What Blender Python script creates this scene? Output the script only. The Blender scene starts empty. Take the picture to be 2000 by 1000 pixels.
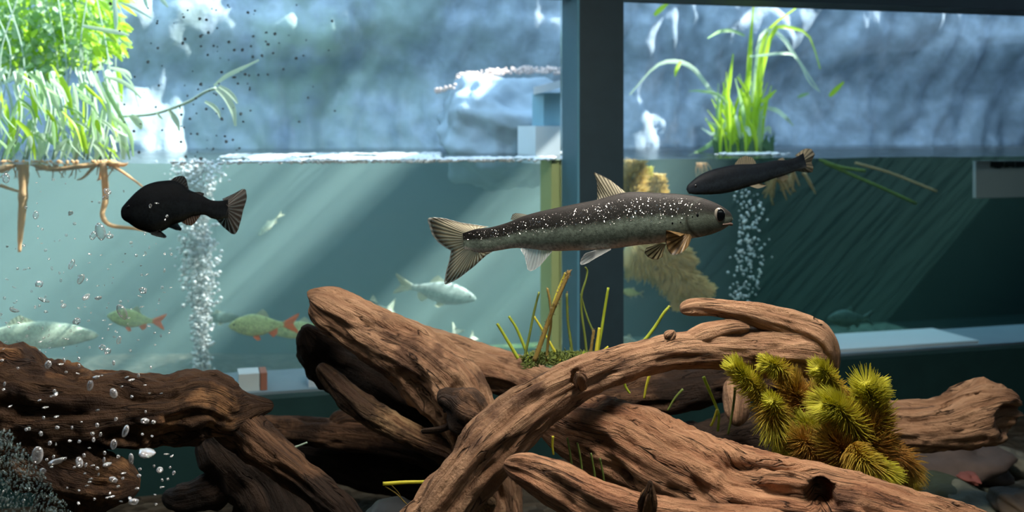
import bpy, bmesh, math, random
from mathutils import Vector, noise, Matrix

S = bpy.context.scene
COL = S.collection
F, HOR, CZ = 2144.0, 250.0, 0.9          # focal length in pixels, horizon row, camera height

# ------------------------------------------------------------------ camera
cd = bpy.data.cameras.new('camera')
cam = bpy.data.objects.new('camera', cd)
COL.objects.link(cam)
cam.location = (0, 0, CZ)
cam.rotation_euler = (math.pi / 2, 0, 0)
cd.sensor_width = 36
cd.lens = 36 * F / 2000
cd.shift_y = -0.125
cd.clip_start = 0.01
cd.dof.use_dof = True
cd.dof.focus_distance = 0.66
cd.dof.aperture_fstop = 12.5
S.camera = cam

# ------------------------------------------------------------------ world, sun, lamps, exposure
w = bpy.data.worlds.new('sky')
S.world = w
w.use_nodes = True
bg = w.node_tree.nodes['Background']
bg.inputs[0].default_value = (0.52, 0.74, 1.0, 1)
bg.inputs[1].default_value = 2.6
SUN = Vector((-0.71, -0.07, -0.68)).normalized()
sd = bpy.data.lights.new('sun', 'SUN')
sd.energy = 18.0
sd.angle = 0.012
sd.color = (1.0, 0.97, 0.92)
so = bpy.data.objects.new('sun', sd)
COL.objects.link(so)
so.rotation_euler = SUN.to_track_quat('-Z', 'Y').to_euler()
so.location = (1.5, 1, 3)
for nm, loc, sz, en, col, aim in (
        ('tank_lamp', (0.10, 0.73, 1.16), (0.50, 0.08), 9.5, (1.0, 0.90, 0.79), (0.12, 0.73, 0.7)),
        ('fill_light', (0.30, -0.45, 1.27), (0.8, 0.4), 0.9, (0.88, 1.0, 0.95), (0.12, 0.70, 0.75)),  # added fill from behind the camera, lifts the trout's flank
        ('tank_lamp_left', (-0.34, 0.70, 1.14), (0.16, 0.08), 1.2, (1.0, 0.88, 0.76), (-0.32, 0.70, 0.7))):
    ld = bpy.data.lights.new(nm, 'AREA')
    ld.shape = 'RECTANGLE'
    ld.size, ld.size_y = sz
    ld.energy = en
    ld.color = col
    lo = bpy.data.objects.new(nm, ld)
    COL.objects.link(lo)
    lo.location = loc
    lo.rotation_euler = (Vector(aim) - Vector(loc)).to_track_quat('-Z', 'Y').to_euler()
vs = S.view_settings
vs.view_transform = 'Standard'
vs.look = 'None'
vs.exposure = 0.0
vs.gamma = 1.0
vs.use_curve_mapping = False
cy = S.cycles
cy.use_denoising = True
cy.max_bounces = 7
cy.diffuse_bounces = 3
cy.glossy_bounces = 3
cy.transmission_bounces = 6
cy.volume_bounces = 1
cy.transparent_max_bounces = 40
cy.caustics_reflective = False
cy.caustics_refractive = False
cy.sample_clamp_indirect = 4
cy.sample_clamp_direct = 0

rnd = random.Random(7)


# ------------------------------------------------------------------ coordinates
def P(px, py, Y):
    return Vector(((px - 1000) / F * Y, Y, CZ + (HOR - py) / F * Y))


CA, SA = 0.9593, 0.2823                  # the glass wall runs 16.4 degrees off square
O0 = Vector((0, 1.2))


def W(s, q, z):                          # s along the glass, q behind it
    return Vector((O0.x + s * CA - q * SA, O0.y + s * SA + q * CA, z))


def s_at(px, q=0.0):                     # where the line of sight through a column meets depth q
    k = (px - 1000) / F
    return (k * (1.2 + q * CA) + q * SA) / (CA - SA * k)


def Yq(px, q):
    return W(s_at(px, q), q, 0).y


def PQ(px, py, q):                       # a point at depth q behind the glass
    return P(px, py, Yq(px, q))


def nz(x, y, z):
    return noise.noise(Vector((x, y, z)))


def fbm(p, octv=4):
    return noise.fractal(p, 1.0, 2.0, octv)


def smooth(a, b, x):
    t = min(1, max(0, (x - a) / (b - a)))
    return t * t * (3 - 2 * t)


def cr(pts, n):                          # Catmull-Rom through tuples
    pts = [tuple(p) for p in pts]
    q = [tuple(2 * a - b for a, b in zip(pts[0], pts[1]))] + pts + [tuple(2 * a - b for a, b in zip(pts[-1], pts[-2]))]
    m = len(pts) - 1
    out = []
    for i in range(n):
        t = i / (n - 1) * m
        k = min(int(t), m - 1)
        t -= k
        p0, p1, p2, p3 = q[k:k + 4]
        out.append(tuple(0.5 * (2 * b + (c - a) * t + (2 * a - 5 * b + 4 * c - d) * t * t + (3 * b - a - 3 * c + d) * t ** 3)
                         for a, b, c, d in zip(p0, p1, p2, p3)))
    return out


def resample(pts, n):                    # even steps along a polyline
    d = [0]
    for a, b in zip(pts, pts[1:]):
        d.append(d[-1] + math.dist(a, b))
    out = []
    for i in range(n):
        t = d[-1] * i / (n - 1)
        k = 0
        while k < len(d) - 2 and d[k + 1] < t:
            k += 1
        u = (t - d[k]) / max(1e-9, d[k + 1] - d[k])
        out.append(tuple(a + (b - a) * u for a, b in zip(pts[k], pts[k + 1])))
    return out


# ------------------------------------------------------------------ mesh building
class MB:
    def __init__(self):
        self.v, self.f, self.uv, self.g = [], [], [], []

    def vert(self, p, uv=(0, 0), g=(0, 0, 0)):
        self.v.append(tuple(p))
        self.uv.append(uv)
        self.g.append(tuple(g))
        return len(self.v) - 1

    def box(self, pts8):                 # four corners low, four corners high
        b = len(self.v)
        for p in pts8:
            self.vert(p)
        for q in ((0, 3, 2, 1), (4, 5, 6, 7), (0, 1, 5, 4), (1, 2, 6, 5), (2, 3, 7, 6), (3, 0, 4, 7)):
            self.f.append(tuple(b + i for i in q))

    def abox(self, x0, x1, y0, y1, z0, z1):
        self.box([(x0, y0, z0), (x1, y0, z0), (x1, y1, z0), (x0, y1, z0), (x0, y0, z1), (x1, y0, z1), (x1, y1, z1), (x0, y1, z1)])

    def wbox(self, s0, s1, q0, q1, z0, z1):
        self.box([W(s0, q0, z0), W(s1, q0, z0), W(s1, q1, z0), W(s0, q1, z0), W(s0, q0, z1), W(s1, q0, z1), W(s1, q1, z1), W(s0, q1, z1)])

    def grid(self, rows, close=False):   # rows of vertex ids
        for a, b in zip(rows, rows[1:]):
            n = len(a)
            for i in range(n if close else n - 1):
                j = (i + 1) % n
                self.f.append((a[i], a[j], b[j], b[i]))

    def blob(self, c, rx, ry, rz, nu=10, nv=6, jit=0.0, seed=0, rot=0.0):
        c = Vector(c)
        rows = []
        cs, sn = math.cos(rot), math.sin(rot)
        for j in range(1, nv):
            th = math.pi * j / nv
            row = []
            for i in range(nu):
                ph = 2 * math.pi * i / nu
                d = Vector((math.sin(th) * math.cos(ph), math.sin(th) * math.sin(ph), math.cos(th)))
                k = 1 + jit * noise.noise(d * 1.7 + Vector((seed * 3.7, seed, 1)))
                x, z = d.x * rx * k, d.z * rz * k
                row.append(self.vert(c + Vector((x * cs - z * sn, d.y * ry * k, x * sn + z * cs)), (i / nu, j / nv)))
            rows.append(row)
        self.grid(rows, True)
        for row, z in ((rows[0], rz), (rows[-1], -rz)):
            t = self.vert(c + Vector((-z * sn, 0, z * cs)))
            for i in range(nu):
                self.f.append((row[i], row[(i + 1) % nu], t))

    def pipe(self, pts, radii, n=6, cap=True):       # plain thin tube along world points
        rows = []
        m = len(pts)
        pts = [Vector(p) for p in pts]
        L = 0
        for i, p in enumerate(pts):
            t = (pts[min(i + 1, m - 1)] - pts[max(i - 1, 0)]).normalized()
            a = t.cross(Vector((0.1, 1, 0.05)))
            a.normalize()
            b = t.cross(a)
            if i:
                L += (p - pts[i - 1]).length
            r = radii[i] if isinstance(radii, (list, tuple)) else radii
            rows.append([self.vert(p + (a * math.cos(2 * math.pi * k / n) + b * math.sin(2 * math.pi * k / n)) * r,
                                   (k / n, i / (m - 1)), (L, 0, 0)) for k in range(n)])
        self.grid(rows, True)
        if cap:
            self.f.append(tuple(rows[0]))
            self.f.append(tuple(reversed(rows[-1])))

    def ribbon(self, pts, width, twist=0.0, fold=0.25, tip=0.1, base=0.6):   # a leaf blade with a folded midrib
        pts = [Vector(p) for p in pts]
        m = len(pts)
        rows = []
        for i, p in enumerate(pts):
            t = (pts[min(i + 1, m - 1)] - pts[max(i - 1, 0)]).normalized()
            side = t.cross(Vector((0, -1, 0)))
            if side.length < 1e-5:
                side = Vector((1, 0, 0))
            side.normalize()
            up = side.cross(t)
            side2 = side * math.cos(twist) + up * math.sin(twist)
            up2 = t.cross(side2)
            u = i / (m - 1)
            wd = width * 0.5 * min(1, base + (1 - base) * u * 3) * (1 - (1 - tip) * smooth(0.55, 1.0, u))
            rows.append([self.vert(p - side2 * wd, (0, u)), self.vert(p + up2 * wd * fold, (0.5, u)), self.vert(p + side2 * wd, (1, u))])
        self.grid(rows)

    def build(self, name, m, parent=None, origin=None, smooth_=True, label=None):
        me = bpy.data.meshes.new(name)
        me.from_pydata(self.v, [], self.f)
        uvl = me.uv_layers.new(name='UVMap')
        vi = [0] * len(me.loops)
        me.loops.foreach_get('vertex_index', vi)
        flat = []
        for i in vi:
            flat += self.uv[i]
        uvl.data.foreach_set('uv', flat)
        at = me.attributes.new('grain', 'FLOAT_VECTOR', 'POINT')
        at.data.foreach_set('vector', [c for g in self.g for c in g])
        bm = bmesh.new()
        bm.from_mesh(me)
        bmesh.ops.recalc_face_normals(bm, faces=bm.faces)
        bm.to_mesh(me)
        bm.free()
        me.polygons.foreach_set('use_smooth', [smooth_] * len(me.polygons))
        o = bpy.data.objects.new(name, me)
        COL.objects.link(o)
        if m is not None:
            me.materials.append(m)
        if parent is not None:
            L = Vector((0, 0, 0))
            q = parent
            while q is not None:
                L += q.location
                q = q.parent
            me.transform(Matrix.Translation(-L))
            o.parent = parent
        else:
            if origin is None:
                xs = [v[0] for v in self.v]
                ys = [v[1] for v in self.v]
                origin = Vector(((min(xs) + max(xs)) / 2, (min(ys) + max(ys)) / 2, min(v[2] for v in self.v)))
            me.transform(Matrix.Translation(-Vector(origin)))
            o.location = origin
        if label:
            o['label'] = label
        return o


def tag(o, label, cat, group=None, kind=None):
    o['label'] = label
    o['category'] = cat
    if group:
        o['group'] = group
    if kind:
        o['kind'] = kind
    return o


def thing(name, label, cat, loc, group=None):
    o = bpy.data.objects.new(name, None)
    o.empty_display_size = 0.02
    COL.objects.link(o)
    o.location = loc
    return tag(o, label, cat, group)


def struct(name, mb, m, smooth_=False):
    o = mb.build(name, m, smooth_=smooth_)
    o['kind'] = 'structure'
    return o


# ------------------------------------------------------------------ materials
class NT:
    def __init__(self, name):
        self.m = bpy.data.materials.new(name)
        self.m.use_nodes = True
        self.t = self.m.node_tree
        self.t.nodes.clear()
        self.out = self.t.nodes.new('ShaderNodeOutputMaterial')

    def n(self, typ, ins=None, **kw):
        d = self.t.nodes.new('ShaderNode' + typ)
        for k, v in kw.items():
            setattr(d, k, v)
        for k, v in (ins or {}).items():
            self.set(d.inputs[k], v)
        return d

    def set(self, sock, v):
        if isinstance(v, bpy.types.NodeSocket):
            self.t.links.new(v, sock)
        elif isinstance(v, bpy.types.Node):
            self.t.links.new(v.outputs[0], sock)
        else:
            if isinstance(v, tuple) and len(v) == 3 and sock.type == 'RGBA':
                v = v + (1,)
            sock.default_value = v

    def math(self, op, a, b=0.0, clamp=False):
        d = self.n('Math', operation=op, use_clamp=clamp)
        self.set(d.inputs[0], a)
        self.set(d.inputs[1], b)
        return d.outputs[0]

    def ramp(self, fac, stops, interp='LINEAR'):
        d = self.n('ValToRGB')
        e = d.color_ramp.elements
        d.color_ramp.interpolation = interp
        while len(e) < len(stops):
            e.new(0.5)
        for el, (p, c) in zip(e, stops):
            el.position = p
            el.color = (c if len(c) == 4 else tuple(c) + (1,)) if isinstance(c, tuple) else (c, c, c, 1)
        self.set(d.inputs[0], fac)
        return d.outputs[0]

    def mix(self, fac, a, b, mode='MIX'):
        d = self.n('MixRGB', blend_type=mode)
        self.set(d.inputs[0], fac)
        self.set(d.inputs[1], a)
        self.set(d.inputs[2], b)
        return d.outputs[0]

    def noise(self, vec, scale, detail=4.0, rough=0.55, dist=0.0):
        d = self.n('TexNoise', {'Scale': scale, 'Detail': detail, 'Roughness': rough, 'Distortion': dist})
        if vec is not None:
            self.set(d.inputs['Vector'], vec)
        return d.outputs[0]

    def obj(self):
        return self.n('TexCoord').outputs['Object']

    def pos(self):
        return self.n('NewGeometry').outputs['Position']

    def uvxy(self):
        s = self.n('SeparateXYZ', {0: self.n('TexCoord').outputs['UV']})
        return s.outputs[0], s.outputs[1]

    def bump(self, h, strength=0.5, dist=0.002):
        return self.n('Bump', {'Height': h, 'Strength': strength, 'Distance': dist}).outputs[0]

    def pri(self, col, rough=0.6, spec=0.5, normal=None, metal=0.0):
        d = self.n('BsdfPrincipled', {'Base Color': col, 'Roughness': rough, 'Specular IOR Level': spec, 'Metallic': metal})
        if normal is not None:
            self.set(d.inputs['Normal'], normal)
        return d.outputs[0]

    def mixs(self, fac, a, b):
        d = self.n('MixShader')
        self.set(d.inputs[0], fac)
        self.set(d.inputs[1], a)
        self.set(d.inputs[2], b)
        return d.outputs[0]

    def done(self, surf=None, vol=None):
        if surf is not None:
            self.set(self.out.inputs['Surface'], surf)
        if vol is not None:
            self.set(self.out.inputs['Volume'], vol)
        return self.m


def plain(name, col, rough=0.7, spec=0.3, var=0.25, scale=30, bump=0.0):
    t = NT(name)
    f = t.noise(t.obj(), scale, 4)
    c = t.mix(f, tuple(x * (1 - var) for x in col), tuple(min(1, x * (1 + var)) for x in col))
    return t.done(t.pri(c, rough, spec, t.bump(f, bump, 0.003) if bump else None))


def wood(name, light, mid, dark, seed=0.0, patch=0.5, rough=0.75):
    t = NT(name)
    g = t.n('Attribute', attribute_name='grain').outputs['Vector']
    gs = t.n('VectorMath', {0: g, 1: (seed, seed * 1.3, seed * 0.7)}, operation='ADD').outputs[0]
    pos = t.pos()
    n1 = t.noise(gs, 150, 6, 0.62, 0.5)
    n2 = t.noise(gs, 620, 4, 0.6, 0.3)
    n3 = t.noise(pos, 20, 5, 0.6)
    n4 = t.noise(gs, 170, 3, 0.5, 1.2)
    base = t.ramp(n1, [(0.26, dark), (0.40, mid), (0.56, light), (0.8, mid)])
    base = t.mix(t.ramp(n2, [(0.35, 0.38), (0.6, 0.0)]), base, tuple(x * 0.55 for x in mid))
    base = t.mix(t.ramp(t.math('ADD', n3, t.math('MULTIPLY', t.math('SUBTRACT', n1, 0.5), 0.35)), [(patch - 0.01, 0.0), (patch + 0.09, 0.85)]), base, dark)
    lg = t.n('Mapping', {'Vector': gs, 'Scale': (1.0, 1.0, 0.35)}, vector_type='POINT').outputs[0]
    streak = t.ramp(t.noise(lg, 230, 5, 0.65, 0.3), [(0.52, 0.0), (0.64, 0.55)])
    base = t.mix(streak, base, tuple(x * 0.45 for x in mid))
    crack = t.ramp(t.math('ABSOLUTE', t.math('SUBTRACT', n4, 0.5)), [(0.0, 1.0), (0.022, 0.0)])
    crack = t.math('MULTIPLY', crack, t.ramp(t.noise(pos, 34, 3), [(0.45, 0.0), (0.56, 1.0)]))
    base = t.mix(t.math('MULTIPLY', crack, 0.85), base, (0.012, 0.006, 0.004))
    h = t.math('ADD', t.math('MULTIPLY', n1, 1.0), t.math('MULTIPLY', n2, 0.4))
    h = t.math('SUBTRACT', h, t.math('ADD', t.math('MULTIPLY', crack, 0.6), t.math('MULTIPLY', streak, 0.35)))
    h = t.math('ADD', h, t.math('MULTIPLY', t.noise(pos, 420, 5, 0.7), 0.5))
    return t.done(t.pri(base, rough, 0.25, t.bump(h, 1.0, 0.0042)))


M = {}
M['wood'] = wood('driftwood_brown', (0.50, 0.305, 0.18), (0.33, 0.18, 0.10), (0.075, 0.036, 0.022), 0.0, 0.56)
M['wood_red'] = wood('driftwood_reddish', (0.52, 0.29, 0.16), (0.33, 0.155, 0.08), (0.075, 0.032, 0.018), 1.7, 0.57)
M['wood_stump'] = wood('driftwood_tan', (0.52, 0.32, 0.19), (0.35, 0.19, 0.108), (0.08, 0.04, 0.025), 3.1, 0.55)
M['wood_dark'] = wood('driftwood_dark', (0.46, 0.25, 0.11), (0.17, 0.084, 0.038), (0.014, 0.008, 0.006), 5.3, 0.39)
M['wood_dim'] = wood('driftwood_dark_and_shaded', (0.20, 0.11, 0.06), (0.065, 0.035, 0.02), (0.012, 0.008, 0.006), 2.3, 0.44)  # dark brown wood; on pieces behind, shade put into the colour
M['wood_rim'] = wood('driftwood_shaded_rim', (0.44, 0.29, 0.15), (0.17, 0.09, 0.045), (0.03, 0.016, 0.01), 9.3, 0.44)  # tan rim, darkened in colour for the shade on it
M['wood_shade'] = wood('driftwood_shade_black', (0.045, 0.028, 0.018), (0.02, 0.013, 0.009), (0.006, 0.005, 0.004), 7.9, 0.5)  # near-black wood putting shade into hollows and gaps
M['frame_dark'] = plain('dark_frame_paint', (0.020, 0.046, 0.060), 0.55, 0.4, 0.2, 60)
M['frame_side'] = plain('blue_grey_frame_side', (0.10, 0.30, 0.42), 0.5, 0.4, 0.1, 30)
M['wall_dark'] = plain('dark_tank_wall', (0.012, 0.045, 0.045), 0.7, 0.2, 0.3, 25)
M['room'] = plain('dark_room', (0.012, 0.014, 0.016), 0.9, 0.1, 0.2, 10)
M['liner'] = plain('dark_pond_liner', (0.035, 0.06, 0.07), 0.8, 0.2, 0.35, 8)

M['liner_shade'] = plain('shaded_pond_liner', (0.010, 0.018, 0.022), 0.8, 0.2, 0.35, 8)  # liner copy, darkened to put shade into the right half


def ledge_mat():
    t = NT('pale_ledge')
    f = t.noise(t.pos(), 25, 4)
    return t.done(t.pri(t.mix(f, (0.16, 0.23, 0.27), (0.26, 0.33, 0.38)), 0.5, 0.4))


M['ledge'] = ledge_mat()


def glass_mat(name):
    t = NT(name)
    fr = t.n('Fresnel', {'IOR': 1.2})
    return t.done(t.mixs(fr, t.n('BsdfTransparent', {'Color': (0.95, 0.985, 0.985)}).outputs[0],
                         t.n('BsdfGlossy', {'Roughness': 0.02}).outputs[0]))


M['glass'] = glass_mat('window_glass')


def surface_mat():
    t = NT('water_surface')
    h = t.noise(t.pos(), 45, 3, 0.5)
    nrm = t.bump(h, 0.35, 0.01)
    fr = t.n('Fresnel', {'IOR': 1.33, 'Normal': nrm})
    return t.done(t.mixs(t.math('MULTIPLY', fr, 0.8), t.n('BsdfTransparent', {'Color': (1, 1, 1)}).outputs[0],
                         t.n('BsdfGlossy', {'Roughness': 0.08, 'Normal': nrm}).outputs[0]))


def water_mat(name, dens, absorb):
    t = NT(name)
    sc = t.n('VolumeScatter', {'Color': (0.60, 0.90, 0.88), 'Density': dens, 'Anisotropy': 0.0})
    ab = t.n('VolumeAbsorption', {'Color': (0.25, 0.80, 0.68), 'Density': absorb})
    return t.done(vol=t.n('AddShader', {0: sc.outputs[0], 1: ab.outputs[0]}).outputs[0])


def rock_mat():
    t = NT('blue_grey_rock_wall')
    pos = t.pos()
    n1 = t.noise(pos, 7, 6, 0.6)
    n2 = t.noise(pos, 55, 5, 0.6)
    c = t.ramp(n1, [(0.30, (0.28, 0.37, 0.44)), (0.5, (0.46, 0.58, 0.70)), (0.7, (0.56, 0.67, 0.77))])
    c = t.mix(t.ramp(n2, [(0.4, 0.35), (0.6, 0.0)]), c, (0.20, 0.27, 0.32))
    g = t.n('VectorMath', {0: pos, 1: (-0.33, 1.85, 1.02)}, operation='DISTANCE').outputs['Value']
    gm = t.math('MULTIPLY', t.ramp(g, [(0.05, 1.0), (0.42, 0.0)]), t.ramp(t.noise(pos, 12, 4), [(0.38, 0.0), (0.6, 0.75)]))
    c = t.mix(gm, c, (0.34, 0.48, 0.38))
    h = t.math('ADD', n1, t.math('MULTIPLY', n2, 0.25))
    return t.done(t.pri(c, 0.36, 0.6, t.bump(h, 0.5, 0.012)))


M['rock'] = rock_mat()
M['boulder'] = plain('grey_boulder', (0.34, 0.43, 0.50), 0.6, 0.3, 0.45, 22, 0.6)


def gravel_mat(name, a, b, c2, scale):
    t = NT(name)
    v = t.n('TexVoronoi', {'Vector': t.pos(), 'Scale': scale})
    c = t.ramp(t.n('SeparateXYZ', {0: v.outputs['Color']}).outputs[0], [(0.0, a), (0.5, b), (1.0, c2)])
    return t.done(t.pri(c, 0.8, 0.2, t.bump(v.outputs['Distance'], 1.0, 0.004)))


M['gravel'] = gravel_mat('dark_gravel', (0.03, 0.028, 0.022), (0.06, 0.05, 0.035), (0.10, 0.095, 0.075), 90)
M['algae_floor'] = gravel_mat('algae_gravel', (0.05, 0.11, 0.04), (0.10, 0.20, 0.06), (0.24, 0.27, 0.10), 40)


def leaf_mat(name, a, b, trans=0.5, rough=0.4):
    t = NT(name)
    x, y = t.uvxy()
    f = t.noise(t.pos(), 22, 3)
    c = t.mix(f, a, b)
    d = t.pri(c, rough, 0.5)
    tr = t.n('BsdfTranslucent', {'Color': c}).outputs[0]
    return t.done(t.mixs(trans, d, tr))


M['leaf_bright'] = leaf_mat('bright_lime_leaf', (0.34, 0.62, 0.03), (0.62, 0.80, 0.08), 0.55)
M['leaf_green'] = leaf_mat('soft_green_leaf', (0.22, 0.44, 0.18), (0.50, 0.68, 0.36), 0.5)
M['leaf_pale'] = leaf_mat('pale_leaf', (0.45, 0.62, 0.40), (0.70, 0.82, 0.66), 0.45)
M['stem_pale'] = leaf_mat('pale_stem', (0.38, 0.52, 0.42), (0.55, 0.66, 0.55), 0.3)
M['root'] = leaf_mat('orange_root', (0.80, 0.48, 0.22), (0.92, 0.66, 0.38), 0.4, 0.6)
M['root_green'] = leaf_mat('green_runner', (0.20, 0.28, 0.04), (0.36, 0.42, 0.08), 0.3, 0.6)
M['moss'] = leaf_mat('yellow_moss', (0.86, 0.68, 0.30), (0.95, 0.82, 0.42), 0.45, 0.7)
M['moss_tip'] = leaf_mat('lime_yellow_moss', (0.82, 0.80, 0.24), (0.92, 0.90, 0.34), 0.45, 0.7)
M['base_green'] = leaf_mat('dark_green_crown', (0.06, 0.14, 0.07), (0.12, 0.24, 0.12), 0.3, 0.6)


def grad_mat(name, stops, trans=0.35, rough=0.5):        # colour runs along the part (grain.x from 0 to 1)
    t = NT(name)
    g = t.n('SeparateXYZ', {0: t.n('Attribute', attribute_name='grain').outputs['Vector']})
    f = t.math('ADD', g.outputs[0], t.math('MULTIPLY', t.math('SUBTRACT', t.noise(t.pos(), 70, 3), 0.5), 0.5))
    c = t.ramp(f, stops)
    return t.done(t.mixs(trans, t.pri(c, rough, 0.3), t.n('BsdfTranslucent', {'Color': c}).outputs[0]))


M['hornwort'] = grad_mat('hornwort_needles', [(0.0, (0.46, 0.24, 0.04)), (0.40, (0.52, 0.36, 0.05)), (0.65, (0.60, 0.56, 0.06)), (1.0, (0.78, 0.78, 0.12))], 0.5)
M['hornwort_brown'] = grad_mat('brown_hornwort_needles', [(0.0, (0.42, 0.20, 0.05)), (0.6, (0.52, 0.29, 0.06)), (1.0, (0.58, 0.46, 0.08))], 0.5)
M['shoot'] = leaf_mat('green_shoot', (0.30, 0.42, 0.03), (0.46, 0.55, 0.05), 0.3, 0.45)
M['shoot_yellow'] = leaf_mat('yellow_shoot', (0.60, 0.58, 0.04), (0.72, 0.68, 0.07), 0.3, 0.45)
M['shoot_dark'] = leaf_mat('dull_green_shoot', (0.11, 0.17, 0.03), (0.20, 0.26, 0.05), 0.25, 0.55)
M['shoot_brown'] = leaf_mat('brown_algae_shoot', (0.20, 0.13, 0.03), (0.36, 0.27, 0.06), 0.25, 0.7)
M['fuzz'] = leaf_mat('brown_fuzz', (0.20, 0.15, 0.07), (0.32, 0.26, 0.14), 0.3, 0.8)


def bubble_mat(name, rim, body, col=(1, 1, 1)):
    t = NT(name)
    lw = t.n('LayerWeight', {'Blend': rim})
    gl = t.n('BsdfGlossy', {'Roughness': 0.06, 'Color': (1, 1, 1)}).outputs[0]
    df = t.pri(col, 0.25, 0.8)
    s = t.mixs(0.5, gl, df)
    fac = t.math('ADD', t.math('MULTIPLY', lw.outputs['Facing'], 1.0), body, True)
    return t.done(t.mixs(fac, t.n('BsdfTransparent').outputs[0], s))


M['bubble'] = bubble_mat('air_bubble', 0.35, 0.10, (0.75, 0.80, 0.80))
M['bubble_bright'] = bubble_mat('bright_air_bubble', 0.6, 0.26, (0.9, 0.92, 0.95))
M['bubble_teal'] = bubble_mat('teal_air_bubble', 0.45, 0.10, (0.20, 0.36, 0.33))  # teal tint puts the bubbles' reflections into their colour
M['froth'] = bubble_mat('froth_bubble_and_reflection', 0.5, 0.6, (0.95, 0.98, 0.97))


# fish skins ------------------------------------------------------
def skin(name, belly, flank, back, glint=0.0, rough=0.35, metal=0.0, head=None, spec=0.4):
    t = NT(name)
    x, y = t.uvxy()
    n = t.noise(t.obj(), 160, 4)
    yy = t.math('ADD', y, t.math('MULTIPLY', t.math('SUBTRACT', n, 0.5), 0.18))
    dk = tuple(0.035 * a + 0.965 * b for a, b in zip(flank, back))
    c = t.ramp(yy, [(0.04, belly), (0.22, flank), (0.46, flank), (0.60, dk), (0.76, tuple((a + 2 * b) / 3 for a, b in zip(dk, back))), (0.90, back)])
    mot = t.math('ADD', t.math('MULTIPLY', t.noise(t.obj(), 600, 3), 0.6), t.math('MULTIPLY', t.noise(t.obj(), 120, 4, 0.7), 0.4))
    c = t.mix(t.ramp(mot, [(0.40, 0.75), (0.56, 0.0)]), c, (0.35, 0.35, 0.35), 'MULTIPLY')
    if head:
        c = t.mix(t.math('MULTIPLY', t.ramp(x, [(0.10, 0.8), (0.22, 0.0)]), t.ramp(yy, [(0.45, 1.0), (0.72, 0.0)])), c, head)
        gx = t.math('ADD', x, t.math('MULTIPLY', t.math('POWER', t.math('SUBTRACT', y, 0.45), 2.0), 0.22))      # edge of the gill cover
        c = t.mix(t.ramp(t.math('ABSOLUTE', t.math('SUBTRACT', gx, 0.178)), [(0.0, 0.85), (0.012, 0.0)]), c, tuple(v * 0.25 for v in head))
    vor = t.n('TexVoronoi', {'Vector': t.obj(), 'Scale': 2000.0})
    sp = t.n('TexNoise', {'Vector': t.obj(), 'Scale': 35.0})
    if glint:
        jit = t.n('VectorMath', {0: vor.outputs['Color'], 1: (0.5, 0.5, 0.5)}, operation='SUBTRACT').outputs[0]
        jit = t.n('VectorMath', {0: jit, 'Scale': 1.25}, operation='SCALE').outputs[0]
        nr = t.n('VectorMath', {0: t.n('NewGeometry').outputs['Normal'], 1: jit}, operation='ADD').outputs[0]
        nr = t.n('VectorMath', {0: nr}, operation='NORMALIZE').outputs[0]
        gl = t.n('BsdfGlossy', {'Color': (1.0, 1.0, 0.97), 'Roughness': 0.20, 'Normal': nr}).outputs[0]
        band = t.math('MULTIPLY', t.ramp(y, [(0.40, 0.0), (0.54, 1.0), (0.82, 1.0), (0.92, 0.0)]), t.ramp(x, [(0.10, 0.0), (0.19, 1.0), (0.9, 1.0), (0.98, 0.2)]))
        cell = t.ramp(vor.outputs['Distance'], [(0.26, 1.0), (0.36, 0.0)])
        pick = t.ramp(t.n('SeparateXYZ', {0: vor.outputs['Color']}).outputs[0], [(0.10, 0.0), (0.16, 1.0)])
        patch = t.ramp(sp.outputs[0], [(0.34, 0.25), (0.50, 1.0)])
        fac = t.math('MULTIPLY', t.math('MULTIPLY', band, cell), t.math('MULTIPLY', t.math('MULTIPLY', pick, patch), glint))
        s = t.mixs(fac, t.pri(c, rough, 0.4, t.bump(vor.outputs['Distance'], 0.25, 0.0004), metal), gl)
    else:
        s = t.pri(c, rough, spec, t.bump(vor.outputs['Distance'], 0.2, 0.0004), metal)
    return t.done(s)


def fin_mat(name, ray, web, rays=24, opac=0.75, edge=None, dark_tip=None):
    t = NT(name)
    x, y = t.uvxy()
    wv = t.math('SINE', t.math('MULTIPLY', x, rays * 2 * math.pi))
    f = t.math('MULTIPLY_ADD', wv, 0.5)
    t.t.nodes[-1].inputs[2].default_value = 0.5
    c = t.mix(t.ramp(f, [(0.45, 0.0), (0.75, 1.0)]), web, ray)
    if dark_tip:
        c = t.mix(t.ramp(y, [(0.62, 0.0), (0.9, 0.85)]), c, dark_tip)
    if edge:
        c = t.mix(t.ramp(y, [(0.93, 0.0), (0.965, 0.9)]), c, edge)
    al = t.math('ADD', t.math('MULTIPLY', f, 0.35), opac - 0.2, True)
    s = t.mixs(0.45, t.pri(c, 0.45, 0.4, t.bump(f, 0.5, 0.0005)), t.n('BsdfTranslucent', {'Color': c}).outputs[0])
    return t.done(t.mixs(al, t.n('BsdfTransparent').outputs[0], s))


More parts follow.
